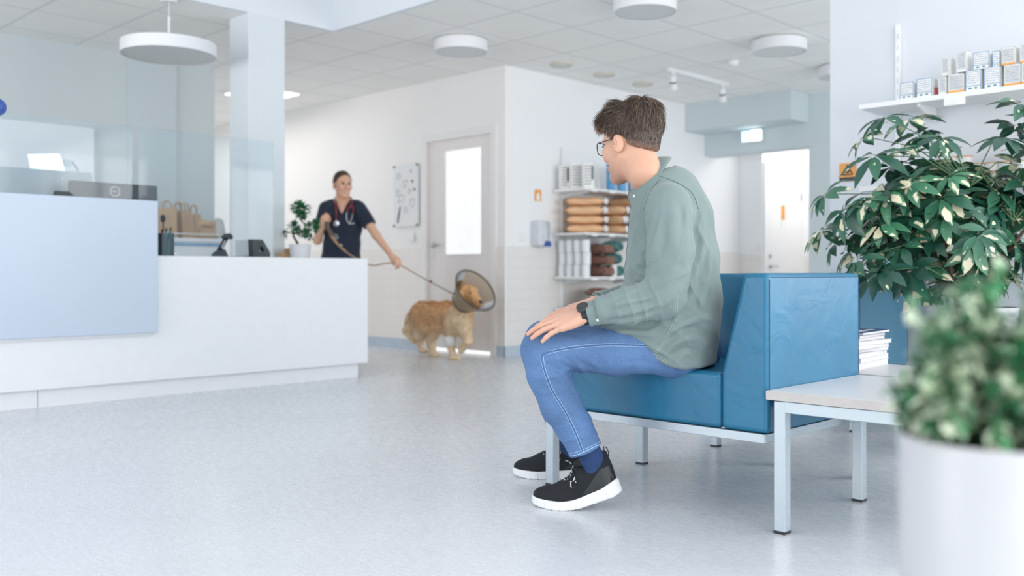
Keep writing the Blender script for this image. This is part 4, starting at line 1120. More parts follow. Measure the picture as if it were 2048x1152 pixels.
tin('small white jar in front of the teal bags', 7.43, 5.90, zc3, .04, .12, 'white jars on the third shelf', M['jar'], M['jar'])
for k in range(2):
    food_bag('treat_bag', 'dark brown bag on the lowest shelf, %s of two' % ('under', 'upper')[k], (7.28 + .05 * k, 6.0, SZ['d'] + .098 * k), math.radians(-48 + 4 * k), .40, .25, .095, M['bag_brown'], M['bag_brown'], 'brown bags on the lowest shelf')
q = onY(1352, 330, 6.1)
food_bag('treat_bag', 'silver-tipped upright bag behind the man\'s shoulder', (q.x, 6.1, za), 0, .30, .14, .07, mat('pale_bag', (214, 216, 222), .35), M['foil'], 'upright bags on the top shelf', up=True)

# ================================================================== right wall shelves
FXs = 4.872; zt = 1.667
yS = onX(1718, 208, FXs).y
M['up_white'] = mat('perforated_upright_white', (236, 238, 240), .4)
rs = thing('shelf_rails', 'white slotted wall rails carrying the medicine shelf', 'rail', (RW - .01, .8, .5))
for y in (onX(1797, 100, RW - .01).y, 1.1):
    u = bx(RW - .022, RW, y - .012, y + .012, .5, 2.12).build('upright', M['up_white'], rs)
    m = MB()
    for k in range(26): m.box(RW - .0226, RW - .022, y - .003, y + .003, .54 + .06 * k, .57 + .06 * k)
    m.build('slots', M['shelf_grey'], u)
for k, (z, lab) in enumerate(((zt, 'white shelf at the right carrying small medicine boxes'), (1.235, 'white shelf carrying small tins behind the leaves'), (.80, 'lowest white shelf at the right, behind the leaves'))):
    t = thing('wall_shelf', lab, 'shelf', (RW - .14, 1.5, z - .04))
    bx(FXs, RW - .022, .95, yS, z - .026, z).build('board', M['shelf'], t, bevel=.002)
    for y in (1.93, 1.1):
        if y < yS: MB().prism([(RW - .022, y - .006, z - .026), (FXs + .04, y - .006, z - .026), (FXs + .04, y - .006, z - .04), (RW - .022, y - .006, z - .10)], (0, .012, 0)).build('bracket', M['shelf'], t)
ptg = onX(1909, 190, FXs - .003)
settags(bx(FXs - .004, FXs - .001, ptg.y - .05, ptg.y + .05, zt - .062, zt - .002).build('price_tag', M['paper']), 'white paper price tag on the front of the medicine shelf', 'tag')
M['med_print'] = stripes_mat('medicine_box_print', (232, 234, 236), (160, 168, 176), 30, .30, .42)
M['med_print_b'] = stripes_mat('medicine_box_print_grey', (206, 209, 212), (160, 164, 170), 30, .30, .42)
M['edge_blue'] = mat('blue_box_edge', (112, 158, 204), .5); M['box_or'] = mat('orange_box_edge', (238, 166, 84), .5)
def med(label, px0, px1, y0, y1, z, style, dep=.09):
    xa = FXs + .006
    ya = onX(px0, 180, xa).y; yb = onX(px1, 180, xa).y
    pc = (px0 + px1) / 2
    h = onX(pc, y0, xa).z - onX(pc, y1, xa).z
    t = thing('medicine_box', label, 'box', (xa + dep / 2, (ya + yb) / 2, z), 0, 'medicine boxes on the right shelf')
    bx(xa, xa + dep, yb, ya, z, z + h).build('box', M['paper'], t)
    lo = .24 * h if style == 'b' else .12 * h
    bx(xa - .0012, xa, yb + .006, ya - .006, z + lo + .004, z + h - .006).build('printed_panel', M['med_print'] if style == 'b' else M['med_print_b'], t)
    m = MB()
    e = .0028
    for a in ((yb, yb + e, z, z + h), (ya - e, ya, z, z + h), (yb, ya, z + h - e, z + h), (yb, ya, z + lo - e, z + lo)): m.box(xa - .001, xa, *a)
    m.build('edge_lines', M['edge_blue'] if style == 'b' else M['shelf_grey'], t)
    if style == 'b':
        w = ya - yb
        MB().box(xa - .0014, xa, yb + .25 * w, yb + .42 * w, z + .08 * h, z + .15 * h).box(xa - .0014, xa, yb + .60 * w, yb + .80 * w, z + .07 * h, z + .15 * h).build('small_mark', mat('teal_mark', (70, 130, 150), .5), t)
    elif style == 'o': bx(xa - .0014, xa, yb, ya, z, z + .11 * h).build('orange_strip', M['box_or'], t)
    return z + h
b1 = med('blue-edged medicine box at the left end of the bottom row', 1800, 1827, 160, 193, zt, 'b')
med('white medicine box second from the left in the bottom row', 1833, 1864, 153, 189, zt, 'b')
q = onX(1872, 178, FXs + .05); settags(MB().lathe([(0, 0), (.016, 0), (.016, .035), (.012, .045), (0, .047)], (FXs + .05, q.y, zt), 18, cap=False).build('medicine_bottle', mat('red_bottle', (186, 84, 84), .4), smooth=True, autosmooth=40), 'small red bottle in a gap between the medicine boxes', 'bottle')
z3 = med('narrow grey medicine box in the bottom row beside the red bottle', 1877, 1893, 149, 184, zt, 'g')
z4 = med('grey medicine box with orange strip above the price tag', 1896, 1928, 144, 181, zt, 'o')
z5 = med('blue-edged medicine box in the bottom row right of the price tag', 1931, 1962, 135, 176, zt, 'b')
z6 = med('blue-edged medicine box in the bottom row under the tall pair', 1968, 2001, 129, 171, zt, 'b')
z7 = med('grey medicine box with orange strip near the photo\'s right edge', 2008, 2041, 125, 167, zt, 'o')
z8 = med('medicine box cut by the photo\'s right edge in the bottom row', 2043, 2080, 120, 163, zt, 'o')
med('upper grey medicine box furthest left in the top row', 1882, 1899, 111, 147, max(z3, z4), 'g', .085)
med('upper plain white medicine box second from the left in the top row', 1913, 1933, 102, 142, max(z4, z5), 'g', .085)
med('upper blue-edged medicine box above the price tag\'s right side', 1946, 1978, 101, 134, max(z5, z6), 'b', .085)
med('upper blue-edged narrow box in the top row beside the tall orange box', 1985, 2000, 97, 128, max(z6, z7), 'b', .085)
med('upper tall grey box with orange strip in the top row', 2003, 2030, 86, 121, max(z6, z7), 'o', .085)
med('upper grey box at the photo\'s right edge in the top row', 2040, 2066, 80, 118, max(z7, z8), 'o', .085)
# small tins with tan lids on the middle shelf
k0 = None; g = 'small tins on the middle shelf'
M['tin_white'] = mat('white_tin', (230, 230, 228), .35)
tl = mat('tan_rim', (206, 160, 120), .5)
for i, (px, n) in enumerate(((1848, 1), (1880, 2), (1905, 3), (1930, 3), (1958, 2), (1985, 2), (2012, 2), (2040, 2))):
    p = onX(px, 330, 4.98)
    for k in range(n):
        lab = '%s tin with tan rim %s' % (('lowest', 'middle', 'top')[k], ('half hidden by leaves, furthest left', 'at the left end of the tin row', 'in the left tall stack', 'in the right tall stack', 'right of the tall stacks', 'in the middle of the tin row', 'near the hanging leaf cluster', 'at the photo\'s right edge')[i])
        if k0 is None: k0 = tin(lab, 4.98, p.y, 1.235, .034, .042, g, M['tin_white'], tl)
        else: dup(k0, (4.98, p.y, 1.235 + .043 * k), label=lab)
for px, lab in ((1945, 'open tan carton sleeve among the small tins'), (2024, 'tan carton sleeve near the photo\'s right edge')):
    p = onX(px, 330, 5.05); settags(MB().box(5.02, 5.08, p.y - .03, p.y + .03, 1.235, 1.235 + .09).build('carton_sleeve', M['tan'], bevel=.002), lab, 'carton')
q = onX(1774, 465, 5.02)
food_bag('treat_bag', 'pale blue bag on the lower right shelf behind the leaves', (5.02, q.y, .80), math.radians(-90), .30, .14, .07, mat('sky_blue_bag', (150, 200, 222), .4), M['bag_blue'], 'bags on the lower right shelf', up=True)
# ================================================================== sofas
def leather_mat():
    m = mat('blue_leatherette_soft', (31, 105, 140), 0.34, var=0.08, vs=4, bump=0.05, bs=420, spec=0.45)
    nt = m.node_tree; N = nt.nodes; L = nt.links; p = N['Principled BSDF']
    b0 = [n for n in N if n.type == 'BUMP'][0]
    tc = N.new('ShaderNodeTexCoord'); nz = N.new('ShaderNodeTexNoise'); nz.inputs['Scale'].default_value = 8; nz.inputs['Detail'].default_value = 2; nz.inputs['Distortion'].default_value = 1.2
    L.new(tc.outputs['Object'], nz.inputs['Vector'])
    b = N.new('ShaderNodeBump'); b.inputs['Strength'].default_value = .10; b.inputs['Distance'].default_value = .03
    L.new(nz.outputs['Fac'], b.inputs['Height']); L.new(b0.outputs['Normal'], b.inputs['Normal']); L.new(b.outputs['Normal'], p.inputs['Normal'])
    return m
M['sofa'] = leather_mat()
M['sofa_pale'] = M['sofa']
def sofa(label, xf, xb, ya, yb, legs, group='blue sofas', mt=None):
    mt = mt or M['sofa']
    """front edge at x=xf, back at x=xb; the armrest's outer face at y=ya, open end at y=yb"""
    t = thing('sofa', label, 'sofa', ((xf + xb) / 2, (ya + yb) / 2, 0), 0, group)
    sx = 1 if xb > xf else -1; sy = 1 if yb > ya else -1
    zs, zb, zt = .467, .29, .78
    # seat, a slightly cushioned block
    m = MB(); n = 14; X0, X1 = xf, xb - sx * .17; Y0, Y1 = ya + sy * .165, yb
    m.box(min(X0, X1), max(X0, X1), min(Y0, Y1), max(Y0, Y1), zb, zs)
    m.build('seat', mt, t, bevel=.016, seg=4)
    # armrest: wedge, thick at the seat, thin at the top
    prof = [(ya, zb), (ya, zt), (ya + sy * .085, zt), (ya + sy * .165, zs), (ya + sy * .165, zb)]
    m = MB(); m.prism([(xf, y, z) for y, z in prof], (xb - xf, 0, 0)); arm = m.build('armrest', mt, t, bevel=.018, seg=4)
    prof = [(xb, zb), (xb, zt - .001), (xb - sx * .08, zt - .001), (xb - sx * .17, zs), (xb - sx * .17, zb)]
    m = MB(); m.prism([(x, ya + sy * .10, z) for x, z in prof], (0, yb - ya - sy * .10, 0)); m.build('backrest', mt, t, bevel=.018, seg=4)
    # sewn edges
    m = MB()
    for x, y in ((xf + sx * .012, ya - sy * .0006), (xb - sx * .012, ya - sy * .0006)): m.tube([(x, y, zb + .02), (x, y, zt - .02)], .0011, 5)
    m.tube([(xf + sx * .02, ya - sy * .0006, zt - .013), (xb - sx * .02, ya - sy * .0006, zt - .013)], .0011, 5)
    m.build('seam', M['stitch_blue'], arm)
    m = MB(); e = .018
    for x in (xf + sx * .012, xb - sx * .012): m.box(x - .012 if x < 99 else x, x + .012, min(ya, yb) + .01, max(ya, yb) - .004, zb - .028, zb)
    for y in (ya + sy * .02, yb - sy * .02): m.box(min(xf, xb) + .004, max(xf, xb) - .004, y - .012, y + .012, zb - .028, zb)
    m.build('frame', M['silver'], t, bevel=.002)
    for x, y in legs:
        l = bx(x - .0185, x + .0185, y - .0185, y + .0185, .006, zb - .028).build('leg', M['silver'], t, bevel=.003)
        bx(x - .0185, x + .0185, y - .0185, y + .0185, 0, .007).build('foot_cap', M['black'], l)
    return t
sofa('blue sofa the man sits on, tall side panel beside the pale table', 2.60, 3.235, 1.472, 2.40, ((2.615, 2.36), (3.16, 2.36)))
sofa('blue sofa back to back behind the seated man, its leg under the seat', 3.88, 3.25, 1.90, 2.40, ((3.71, 2.36), (3.536, 1.93)))
sofa('blue sofa, painted lighter for haze and glare, against the shelf wall behind the magazines', 4.50, 5.10, 2.055, 3.0, ((4.53, 2.95), (5.06, 2.95), (4.53, 2.09), (5.06, 2.09)), mt=mat('blue_leatherette_hazed', (92, 148, 178), .4, var=.05, vs=4))  # same blue sofa; light and haze are put into its colour

# ================================================================== low tables
def low_table(label, x0, x1, y0, y1, legs, zt=.427):
    t = thing('low_table', label, 'table', ((x0 + x1) / 2, (y0 + y1) / 2, 0), 0, 'low tables')
    top = bx(x0, x1, y0, y1, zt - .028, zt).build('table_top', M['table'], t, bevel=.002)
    m = MB(); m.box(x0 - .0012, x0, y0, y1, zt - .027, zt - .001); m.box(x0, x1, y1, y1 + .0012, zt - .027, zt - .001)
    m.build('edge_band', M['table_edge'], top)
    m = MB(); a = .03
    m.box(x0 + .01, x0 + .034, y0 + .02, y1 - .02, zt - .064, zt - .03); m.box(x1 - .034, x1 - .01, y0 + .02, y1 - .02, zt - .064, zt - .03)
    m.box(x0 + .03, x1 - .03, y1 - .05, y1 - .026, zt - .064, zt - .03); m.box(x0 + .03, x1 - .03, y1 - .282, y1 - .258, zt - .064, zt - .03)
    m.build('frame', M['silver'], t, bevel=.002)
    for x, y in legs:
        l = bx(x - .0185, x + .0185, y - .0185, y + .0185, .007, zt - .03).build('leg', M['silver'], t, bevel=.003)
        bx(x - .0185, x + .0185, y - .0185, y + .0185, 0, .008).build('foot_cap', M['black'], l)
    return t
t1 = low_table('pale low table beside the sofa panel, near table corner', 2.585, 3.21, .86, 1.468, ((2.612, 1.43), (3.165, 1.444), (2.612, 1.0), (3.165, 1.0)))
m = MB(); m.lathe([(0, 0), (.011, 0), (.011, .006), (.006, .007), (0, .007)], (2.66, 1.405, .378), 14, (0, -1, 0), cap=False); m.box(2.645, 2.72, 1.405, 1.41, .362, .395)
m.build('joint_plate', M['silver'], t1)
low_table('pale low table carrying the magazine stack, behind the near table', 3.245, 3.66, 1.02, 1.87, ((3.27, 1.05), (3.635, 1.05), (3.51, 1.60)))

# ================================================================== magazines
M['mag_navy'] = mat('navy_cover', (42, 70, 116), .3, var=.15, vs=20); M['page'] = mat('page_edges', (196, 197, 200), .8, var=.05, vs=90, stretch=(1, 1, 8))
M['mag_white'] = mat('white_cover', (206, 207, 210), .3, var=.05); M['mag_grey'] = mat('grey_cover', (170, 172, 176), .35, var=.15, vs=18)
zc4 = .427; rm = random.Random(5)
pos = ['lowest', 'second from the table', 'third from the table', 'fourth from the table', 'fifth from the table', 'sixth from the table', 'third from the top', 'second from the top', 'navy topmost']
for k in range(9):
    th = (.024, .019, .016, .014, .015, .014, .012, .012, .010)[k]
    cx = 3.50 + rm.uniform(-.012, .012) + (-.02 if 3 <= k <= 6 else 0); cy = 1.645 + rm.uniform(-.008, .008); rz = math.radians(rm.uniform(-5, 5) + (10 if k >= 7 else 0))
    t = thing('magazine', '%s magazine of the stack on the far low table' % pos[k], 'magazine', (cx, cy, zc4), rz, 'stacked magazines')
    bx(-.145, .145, -.105, .105, .001, th - .0015).build('pages', M['page'], t, world=False)
    cov = (M['mag_white'], M['mag_white'], M['mag_white'], M['mag_grey'], M['mag_white'], M['mag_white'], M['mag_grey'], M['mag_white'], M['mag_navy'])[k]
    m = MB(); m.box(-.147, .147, -.107, .107, th - .0015, th - .0002); m.box(-.147, .147, -.107, .107, 0.0002, .001); m.box(-.147, .147, .105, .107, 0, th)
    m.build('cover', cov, t, world=False)
    if k == 8:
        m = MB(); m.prism([(-.11, -.08, th), (-.02, -.08, th), (.03, -.02, th), (-.05, .0, th), (-.11, -.02, th)], (0, 0, .0004)); m.prism([(.03, -.06, th), (.09, -.07, th), (.10, -.05, th), (.04, -.04, th)], (0, 0, .0004)); m.prism([(.02, .05, th), (.06, .01, th), (.09, .06, th), (.07, .06, th), (.06, .035, th), (.04, .06, th)], (0, 0, .0004))
        m.build('cover_shapes', M['mag_white'], t, world=False)
    zc4 += th

# ================================================================== the big variegated umbrella plant
M['leaf_sch'] = leaf_mat('umbrella_plant_leaf', (76, 140, 104), (30, 78, 64), (240, 232, 200), .53, rough=.32, spec=.7, nscale=19)
M['stem_green'] = mat('umbrella_plant_stem', (84, 120, 84), .5)
sp = thing('umbrella_plant', 'tall variegated umbrella plant in a white planter behind the sofa', 'plant', (4.30, 1.47, 0))
bpx, bpy_ = 4.30, 1.47
MB().lathe([(0, 0), (.15, 0), (.17, .02), (.185, .62), (.19, .635), (.178, .635), (.168, .60), (0, .60)], (bpx, bpy_, 0), 40, cap=False).build('planter', M['pot'], sp, smooth=True, autosmooth=40)
MB().lathe([(.169, .602), (.08, .615), (0, .62)], (bpx, bpy_, 0), 24, cap=False).build('soil', M['soil'], sp)
r4 = random.Random(21)
wh = [(1767, 234), (1817, 239), (1729, 273), (1799, 297), (1749, 311), (1844, 379), (1781, 334), (1650, 388), (1688, 419), (1643, 460), (1668, 487), (1731, 401), (1772, 383), (1880, 275), (1871, 320), (1916, 365), (1943, 356), (1988, 347), (2011, 275), (2045, 208), (1912, 474), (1984, 451), (2020, 424), (1961, 401), (1713, 519), (1749, 510), (1803, 492), (1853, 469), (1862, 514), (1916, 528), (1970, 492), (2029, 492), (1817, 537), (1763, 541), (1880, 433), (1817, 433), (1763, 447), (2034, 383), (1738, 556), (1850, 572), (1958, 556), (1902, 560), (2000, 540), (1835, 270), (1895, 395), (1830, 345), (1700, 500), (1690, 545), (2044, 330), (2030, 250)]
pts3 = []
for px, py in wh:
    dd = 4.25 + r4.uniform(-.28, .30)
    if px < 1700: dd = 4.35 + r4.uniform(-.15, .15)
    pts3.append(C(px, py, dd))
# inner and rear whorls fill the volume of the crown
cen = C(1880, 440, 4.30)
for k in range(95):
    v = rdir(r4) * r4.random() ** .35
    p = cen + R3 * v.x * .40 + F3 * (v.y * .38 - .04) + U3 * v.z * .30
    if p.z > 1.26 + .1 * v.y or p.z < .70: continue
    pts3.append(p)
for k in range(22):
    v = rdir(r4); p = C(2120, 420, 4.2) + R3 * v.x * .20 + F3 * v.y * .35 + U3 * v.z * .42
    pts3.append(p)
its = []
pts3 = [(p if p.x < 4.68 else Vector((0, 0, CAMZ)) + (p - Vector((0, 0, CAMZ))) * (4.68 / p.x)) for p in pts3]
st = MB(); hubs = [Vector((bpx + dx, bpy_ + dy, .70 + h)) for dx, dy, h in ((0, 0, 0), (-.05, .03, .15), (.03, -.06, .18), (-.04, .06, .30), (.05, .02, .32), (-.10, -.06, .25), (.04, -.16, .30), (.0, .0, .45), (.0, -.28, .45))]
tr = MB()
for k, (dx, dy) in enumerate(((0, 0), (-.04, .03), (.03, -.04))):
    b = Vector((bpx + dx, bpy_ + dy, .60)); tr.tube([b, b + Vector((dx * .8, dy * .8, .2)), b + Vector((dx * 2.0, dy * 2.0 - .02 * k, .32)), b + Vector((dx * 2.4, dy * 2.4 - .05 * k, .44))], [.013, .010, .008, .005], 8)
tr.build('trunk', M['bark'], sp, smooth=True)
for p in pts3:
    h = min(hubs, key=lambda q: (q - p).length + (0.3 if q.z > p.z + .05 else 0))
    out = (p - Vector((bpx, bpy_, 1.0))); out.z *= .5
    mid = h.lerp(p, .5) + Vector((0, 0, .06))
    st.tube([h, mid, p], [.0034, .0026, .0018], 5)
    axis = (out.normalized() * .75 + Vector((0, 0, .75)) + rdir(r4) * .35 - F3 * .25).normalized()
    n = r4.randint(7, 9); a0 = r4.random() * 6
    e1 = axis.orthogonal().normalized(); e2 = axis.cross(e1)
    Lb = r4.uniform(.105, .150); vr = r4.random() ** 1.3
    for i in range(n):
        a = a0 + 2 * math.pi * i / n + r4.uniform(-.12, .12)
        d = (e1 * math.cos(a) + e2 * math.sin(a)) * .95 + axis * r4.uniform(-.15, .30) + Vector((0, 0, -.28))
        s0 = p + d.normalized() * .016
        its.append((s0, d, axis, Lb * r4.uniform(.75, 1.05), Lb * r4.uniform(.34, .42), min(1, max(0, vr + r4.uniform(-.25, .25)))))
st.build('leaf_stems', M['stem_green'], sp, smooth=True)
leaf_mesh('foliage', its, M['leaf_sch'], sp, nseg=4, cup=.14, droop=.28)

# ================================================================== the near potted plant (out of focus)
ND = .80
np_c = C(2004, 900, ND + .06)
nt_ = thing('potted_plant', 'blurred small-leaved plant in a white pot, nearest the camera', 'plant', (np_c.x, np_c.y, 0))
cx, cy = np_c.x, np_c.y; zr = CAMZ - (897 - CY) / F * ND
MB().lathe([(0, 0), (.078, 0), (.083, .01), (.0875, zr - .004), (.086, zr), (.080, zr), (.078, zr - .03), (0, zr - .03)], (cx, cy, 0), 56, cap=False).build('planter', M['pot_near'], nt_, smooth=True, autosmooth=40)
MB().lathe([(.079, zr - .028), (0, zr - .015)], (cx, cy, 0), 24, cap=False).build('soil', M['soil'], nt_)
M['leaf_near'] = leaf_mat('small_variegated_leaf', (64, 158, 98), (20, 92, 58), (226, 238, 214), .60, rough=.4, edge=True)
its = []; st = MB(); r5 = random.Random(4)
for k in range(120):
    v = rdir(r5)
    v = Vector((v.x, v.y, abs(v.z) * 1.0))
    e = Vector((cx, cy, zr - .01)) + Vector((v.x * .088, v.y * .088, .015 + v.z * .125)) * r5.uniform(.75, 1.08)
    if k < 7: e = C((1822, 1850, 1880, 1835, 1950, 2010, 1905)[k], (612, 640, 590, 660, 560, 530, 575)[k], .80 + .02 * (k % 3))
    b = Vector((cx + v.x * .03, cy + v.y * .03, zr - .02)); md = b.lerp(e, .55) + Vector((0, 0, .03))
    st.tube([b, md, e], [.0022, .0018, .0012], 5)
    for q in range(9):
        f = .35 + .65 * (q + r5.random()) / 9
        p = b.lerp(md, f / .55) if f < .55 else md.lerp(e, (f - .55) / .45)
        for s in range(3):
            d = rdir(r5) + v * .4 + Vector((0, 0, .2))
            its.append((p, d, Vector((0, 0, 1)), r5.uniform(.015, .025), r5.uniform(.010, .014), r5.random()))
st.build('stems', M['stem_green'], nt_, smooth=True)
leaf_mesh('foliage', its, M['leaf_near'], nt_, nseg=2, cup=.10, droop=.2)
# ================================================================== people: shared pieces
M['skin'] = attr_mat('skin', rough=.5, sss=.12, var=.04, vs=60, bump=.03, bs=600)
SKIN = lsd((208, 162, 138)); LIP = lsd((196, 120, 108)); CHEEK = lsd((226, 166, 142))
def frame(o, f, u):
    """local frame: x forward, y the person's left, z up"""
    f = Vector(f).normalized(); u = (Vector(u) - f * Vector(u).dot(f)).normalized(); l = u.cross(f)
    m = Matrix((f, l, u)).transposed().to_4x4(); m.translation = o; return m
def head_sdf(S, Mh, sc=1.0, jaw=1.0):
    def p(x, y, z): return Mh @ (Vector((x, y, z)) * sc)
    def E(c, r, k, rot=None):
        Mx = Mh if rot is None else Mh @ rot
        S.u(f_ell(p(*c), [q * sc for q in r], Mx), k)
    def RCp(a, b, ra, rb, k): S.u(f_rc(p(*a), p(*b), ra * sc, rb * sc), k * sc)
    E((-.012, 0, .038), (.099, .077, .090), 0)
    E((.028, 0, -.03), (.064, .059 * jaw, .086), .03)
    for s in (1, -1):
        RCp((-.002, s * .052 * jaw, -.045), (.064, s * .016, -.100), .017, .017, .03)
        E((.064, s * .040, -.020), (.026, .020, .024), .02)
    E((.074, 0, -.104), (.017, .020, .015), .02)
    RCp((.084, -.030, .024), (.084, .030, .024), .012, .012, .015)
    for s in (1, -1): S.sub(f_ell(p(.100, s * .031, .004), [.018 * sc, .018 * sc, .011 * sc], Mh), .012 * sc)
    RCp((.090, 0, .012), (.110, 0, -.030), .0075, .0115, .010)
    for s in (1, -1): E((.100, s * .011, -.035), (.012, .008, .008), .006)
    E((.0915, 0, -.0635), (.010, .023, .0055), .005); E((.0905, 0, -.073), (.010, .019, .0065), .005)
    for s in (1, -1):
        rot = Matrix.Rotation(s * math.radians(22), 4, 'Z')
        E((-.012, s * .081, -.006), (.020, .0085, .031), .006, rot)
        S.sub(f_ell(p(-.004, s * .091, -.004), [.010 * sc, .008 * sc, .018 * sc], Mh), .004 * sc)
def head_colors(V, Mh, sc=1.0, stubble=0.0, brow=(96, 76, 62)):
    """own colours of the skin by place on the head: lips, cheeks, brows, stubble"""
    Mi = np.array(Mh.inverted(), np.float32)
    q = (V @ Mi[:3, :3].T + Mi[:3, 3]) / sc
    c = np.tile(SKIN, (len(V), 1)).astype(np.float32)
    def g(c0, r): return np.clip(1.6 * (1 - np.linalg.norm((q - np.array(c0, np.float32)) / np.array(r, np.float32), axis=1)), 0, 1)[:, None]
    near = (np.linalg.norm(q, axis=1) < .2)[:, None]
    for s in (1, -1):
        w = g((.085, s * .045, -.025), (.04, .026, .026)) * .6; c = c * (1 - w) + CHEEK * w
        w = g((-.012, s * .088, -.006), (.03, .02, .034)) * .5; c = c * (1 - w) + CHEEK * w
        w = g((.094, s * .032, .021), (.02, .022, .0055)) * .9; c = c * (1 - w) + lsd(brow) * w
    w = np.clip(g((.1, 0, -.068), (.016, .025, .011)) * 1.2, 0, 1) * .8; c = c * (1 - w) + LIP * w
    if stubble:
        w = np.clip((-.045 - q[:, 2]) / .03, 0, 1)[:, None] * np.clip((q[:, 0] - .0) / .05, 0, 1)[:, None] * near * stubble
        c = c * (1 - w) + lsd((150, 118, 104)) * w
    return c
def eyes(Mh, sc, parent, iris=(86, 70, 58)):
    wm = M.setdefault('eye_white', mat('eye_white', (238, 236, 234), .2)); im = mat('iris', iris, .2)
    for s in (1, -1):
        c = Mh @ (Vector((.0780, s * .031, .002)) * sc); m = MB().sphere(c, .0125 * sc, 14, 10); e = m.build('eye', wm, parent, smooth=True)
        d = (Mh.to_3x3() @ Vector((1, 0, 0))).normalized()
        MB().lathe([(.0066 * sc, .0105 * sc), (.0066 * sc, .0117 * sc), (.0035 * sc, .0127 * sc), (0, .0129 * sc)], c, 14, d).build('iris', im, e, smooth=True)
def lashes(Mh, sc, parent, rgb, th=1.0):
    lm_ = mat('lash_line', rgb, .6)
    for s in (1, -1):
        pts = [Mh @ (Vector((.0925 - 22 * (y - .0) ** 2, s * (.031 + y), .0085 - 28 * y * y)) * sc) for y in (-.013, -.008, -.003, .003, .008, .013)]
        MB().tube(pts, [q * sc * th for q in (.0008, .0018, .0022, .0022, .0018, .0008)], 6).build('lash', lm_, parent, smooth=True)
def hand_sdf(S, Mw, side, curls, thumb, spread=1.0, sc=1.0):
    """Mw: wrist frame (x to the fingers, z back of the hand). side=+1: thumb toward +y. curls: per finger (a, b, c) degrees of bend"""
    def p(x, y, z=0): return Mw @ (Vector((x, y * side, z)) * sc)
    ks = [(.088, .030, .001), (.092, .0095, .003), (.087, -.0115, .002), (.078, -.031, -.002)]
    wr = [(.0, .016), (.0, .006), (.0, -.006), (.0, -.016)]
    for (kx, ky, kz), (wx, wy) in zip(ks, wr):
        S.u(f_rc(p(wx, wy), p(kx, ky, kz), .0165 * sc, .0125 * sc), .012 * sc)
    S.u(f_ell(p(.045, .0, -.006), [.042 * sc, .036 * sc, .014 * sc], Mw), .012 * sc)
    lens = [(.043, .026, .021), (.048, .030, .022), (.045, .028, .021), (.035, .021, .019)]
    rad = [(.0105, .0092, .0082, .0068), (.0108, .0094, .0084, .0070), (.0103, .0090, .0080, .0067), (.0092, .0080, .0072, .0062)]
    fan = [7, 1.5, -4, -11]
    for i in range(4):
        kx, ky, kz = ks[i]; a = math.radians(fan[i] * spread); bend = 0.0; pts = [(kx - .012, ky, kz)]; pos = Vector((kx, ky, kz)); pts.append(tuple(pos))
        for j in range(3):
            bend += math.radians(curls[i][j])
            pos = pos + Vector((math.cos(a) * math.cos(bend), math.sin(a) * math.cos(bend), -math.sin(bend))) * lens[i][j]
            pts.append(tuple(pos))
        w = [p(*q) for q in pts]
        r = [rad[i][0]] + list(rad[i])
        S.chain(w, [q * sc for q in r], k=.004 * sc, join=.0035 * sc)
    tp = [(.018, .020, -.006)] + list(thumb)
    S.chain([p(*q) for q in tp], [.0165 * sc, .0125 * sc, .0108 * sc, .0085 * sc], k=.006 * sc, join=.010 * sc)
def merge(parts):
    V = []; Fs = []; Cs = []; o = 0
    for v, f, c in parts:
        V.append(v); Fs.append(f + o); Cs.append(c); o += len(v)
    return np.concatenate(V), np.concatenate(Fs), np.concatenate(Cs)
def strands(V, Fc, n, flow, length, rad, seed, colors, segs=5, lift=.25, rootmask=None, gravity=0.0, wave=.0, clump=.35):
    """short tapered hair strands growing from a surface, combed along flow(p, n)"""
    r = np.random.default_rng(seed)
    a, b, c = V[Fc[:, 0]], V[Fc[:, 1]], V[Fc[:, 2]]
    N = np.cross(b - a, c - a); ar = np.linalg.norm(N, axis=1) + 1e-12; N = N / ar[:, None]
    cen = V[Fc].mean(1)
    ok = np.ones(len(Fc), bool) if rootmask is None else rootmask(cen)
    w = ar * ok; idx = r.choice(len(Fc), n, p=w / w.sum())
    OV = []; OF = []; OC = []; o = 0
    for t, i in enumerate(idx):
        uv = r.random(4); uv /= uv.sum()
        p = Vector((V[Fc[i]] * uv[:, None]).sum(0).tolist()); nn = Vector(N[i].tolist())
        f = flow(p, nn); f = f - nn * f.dot(nn)
        f = f.normalized() if f.length > 1e-5 else nn.orthogonal().normalized()
        jit = Vector((r.normal(0, 1), r.normal(0, 1), r.normal(0, 1))) * clump * .35
        d = (f + jit).normalized()
        L = length(p) * (0.65 + .6 * r.random()); rr = rad * (.7 + .6 * r.random())
        sd = d.cross(nn)
        sd = sd.normalized() if sd.length > 1e-6 else d.orthogonal().normalized()
        col = colors[int(r.integers(len(colors)))] * (0.8 + .4 * r.random())
        ph = r.random() * 6
        for k in range(segs + 1):
            u = k / segs
            q = p + d * (L * u) + nn * (lift * L * (u - .9 * u * u)) + Vector((0, 0, -gravity * L * u * u)) + sd * (wave * L * math.sin(ph + 4 * u))
            q = q - nn * (.10 * L * u * u)
            s = rr * (1 - .85 * u ** 1.6)
            OV += [q + sd * s, q - sd * s * .5 + nn * s * .8, q - sd * s * .5 - nn * s * .8]; OC += [col] * 3
        for k in range(segs):
            for j in range(3):
                x = o + 3 * k + j; y = o + 3 * k + (j + 1) % 3; OF.append((x, y, y + 3, x + 3))
        o += 3 * (segs + 1)
    return np.array([tuple(v) for v in OV], np.float32), np.array(OF), np.array(OC, np.float32)
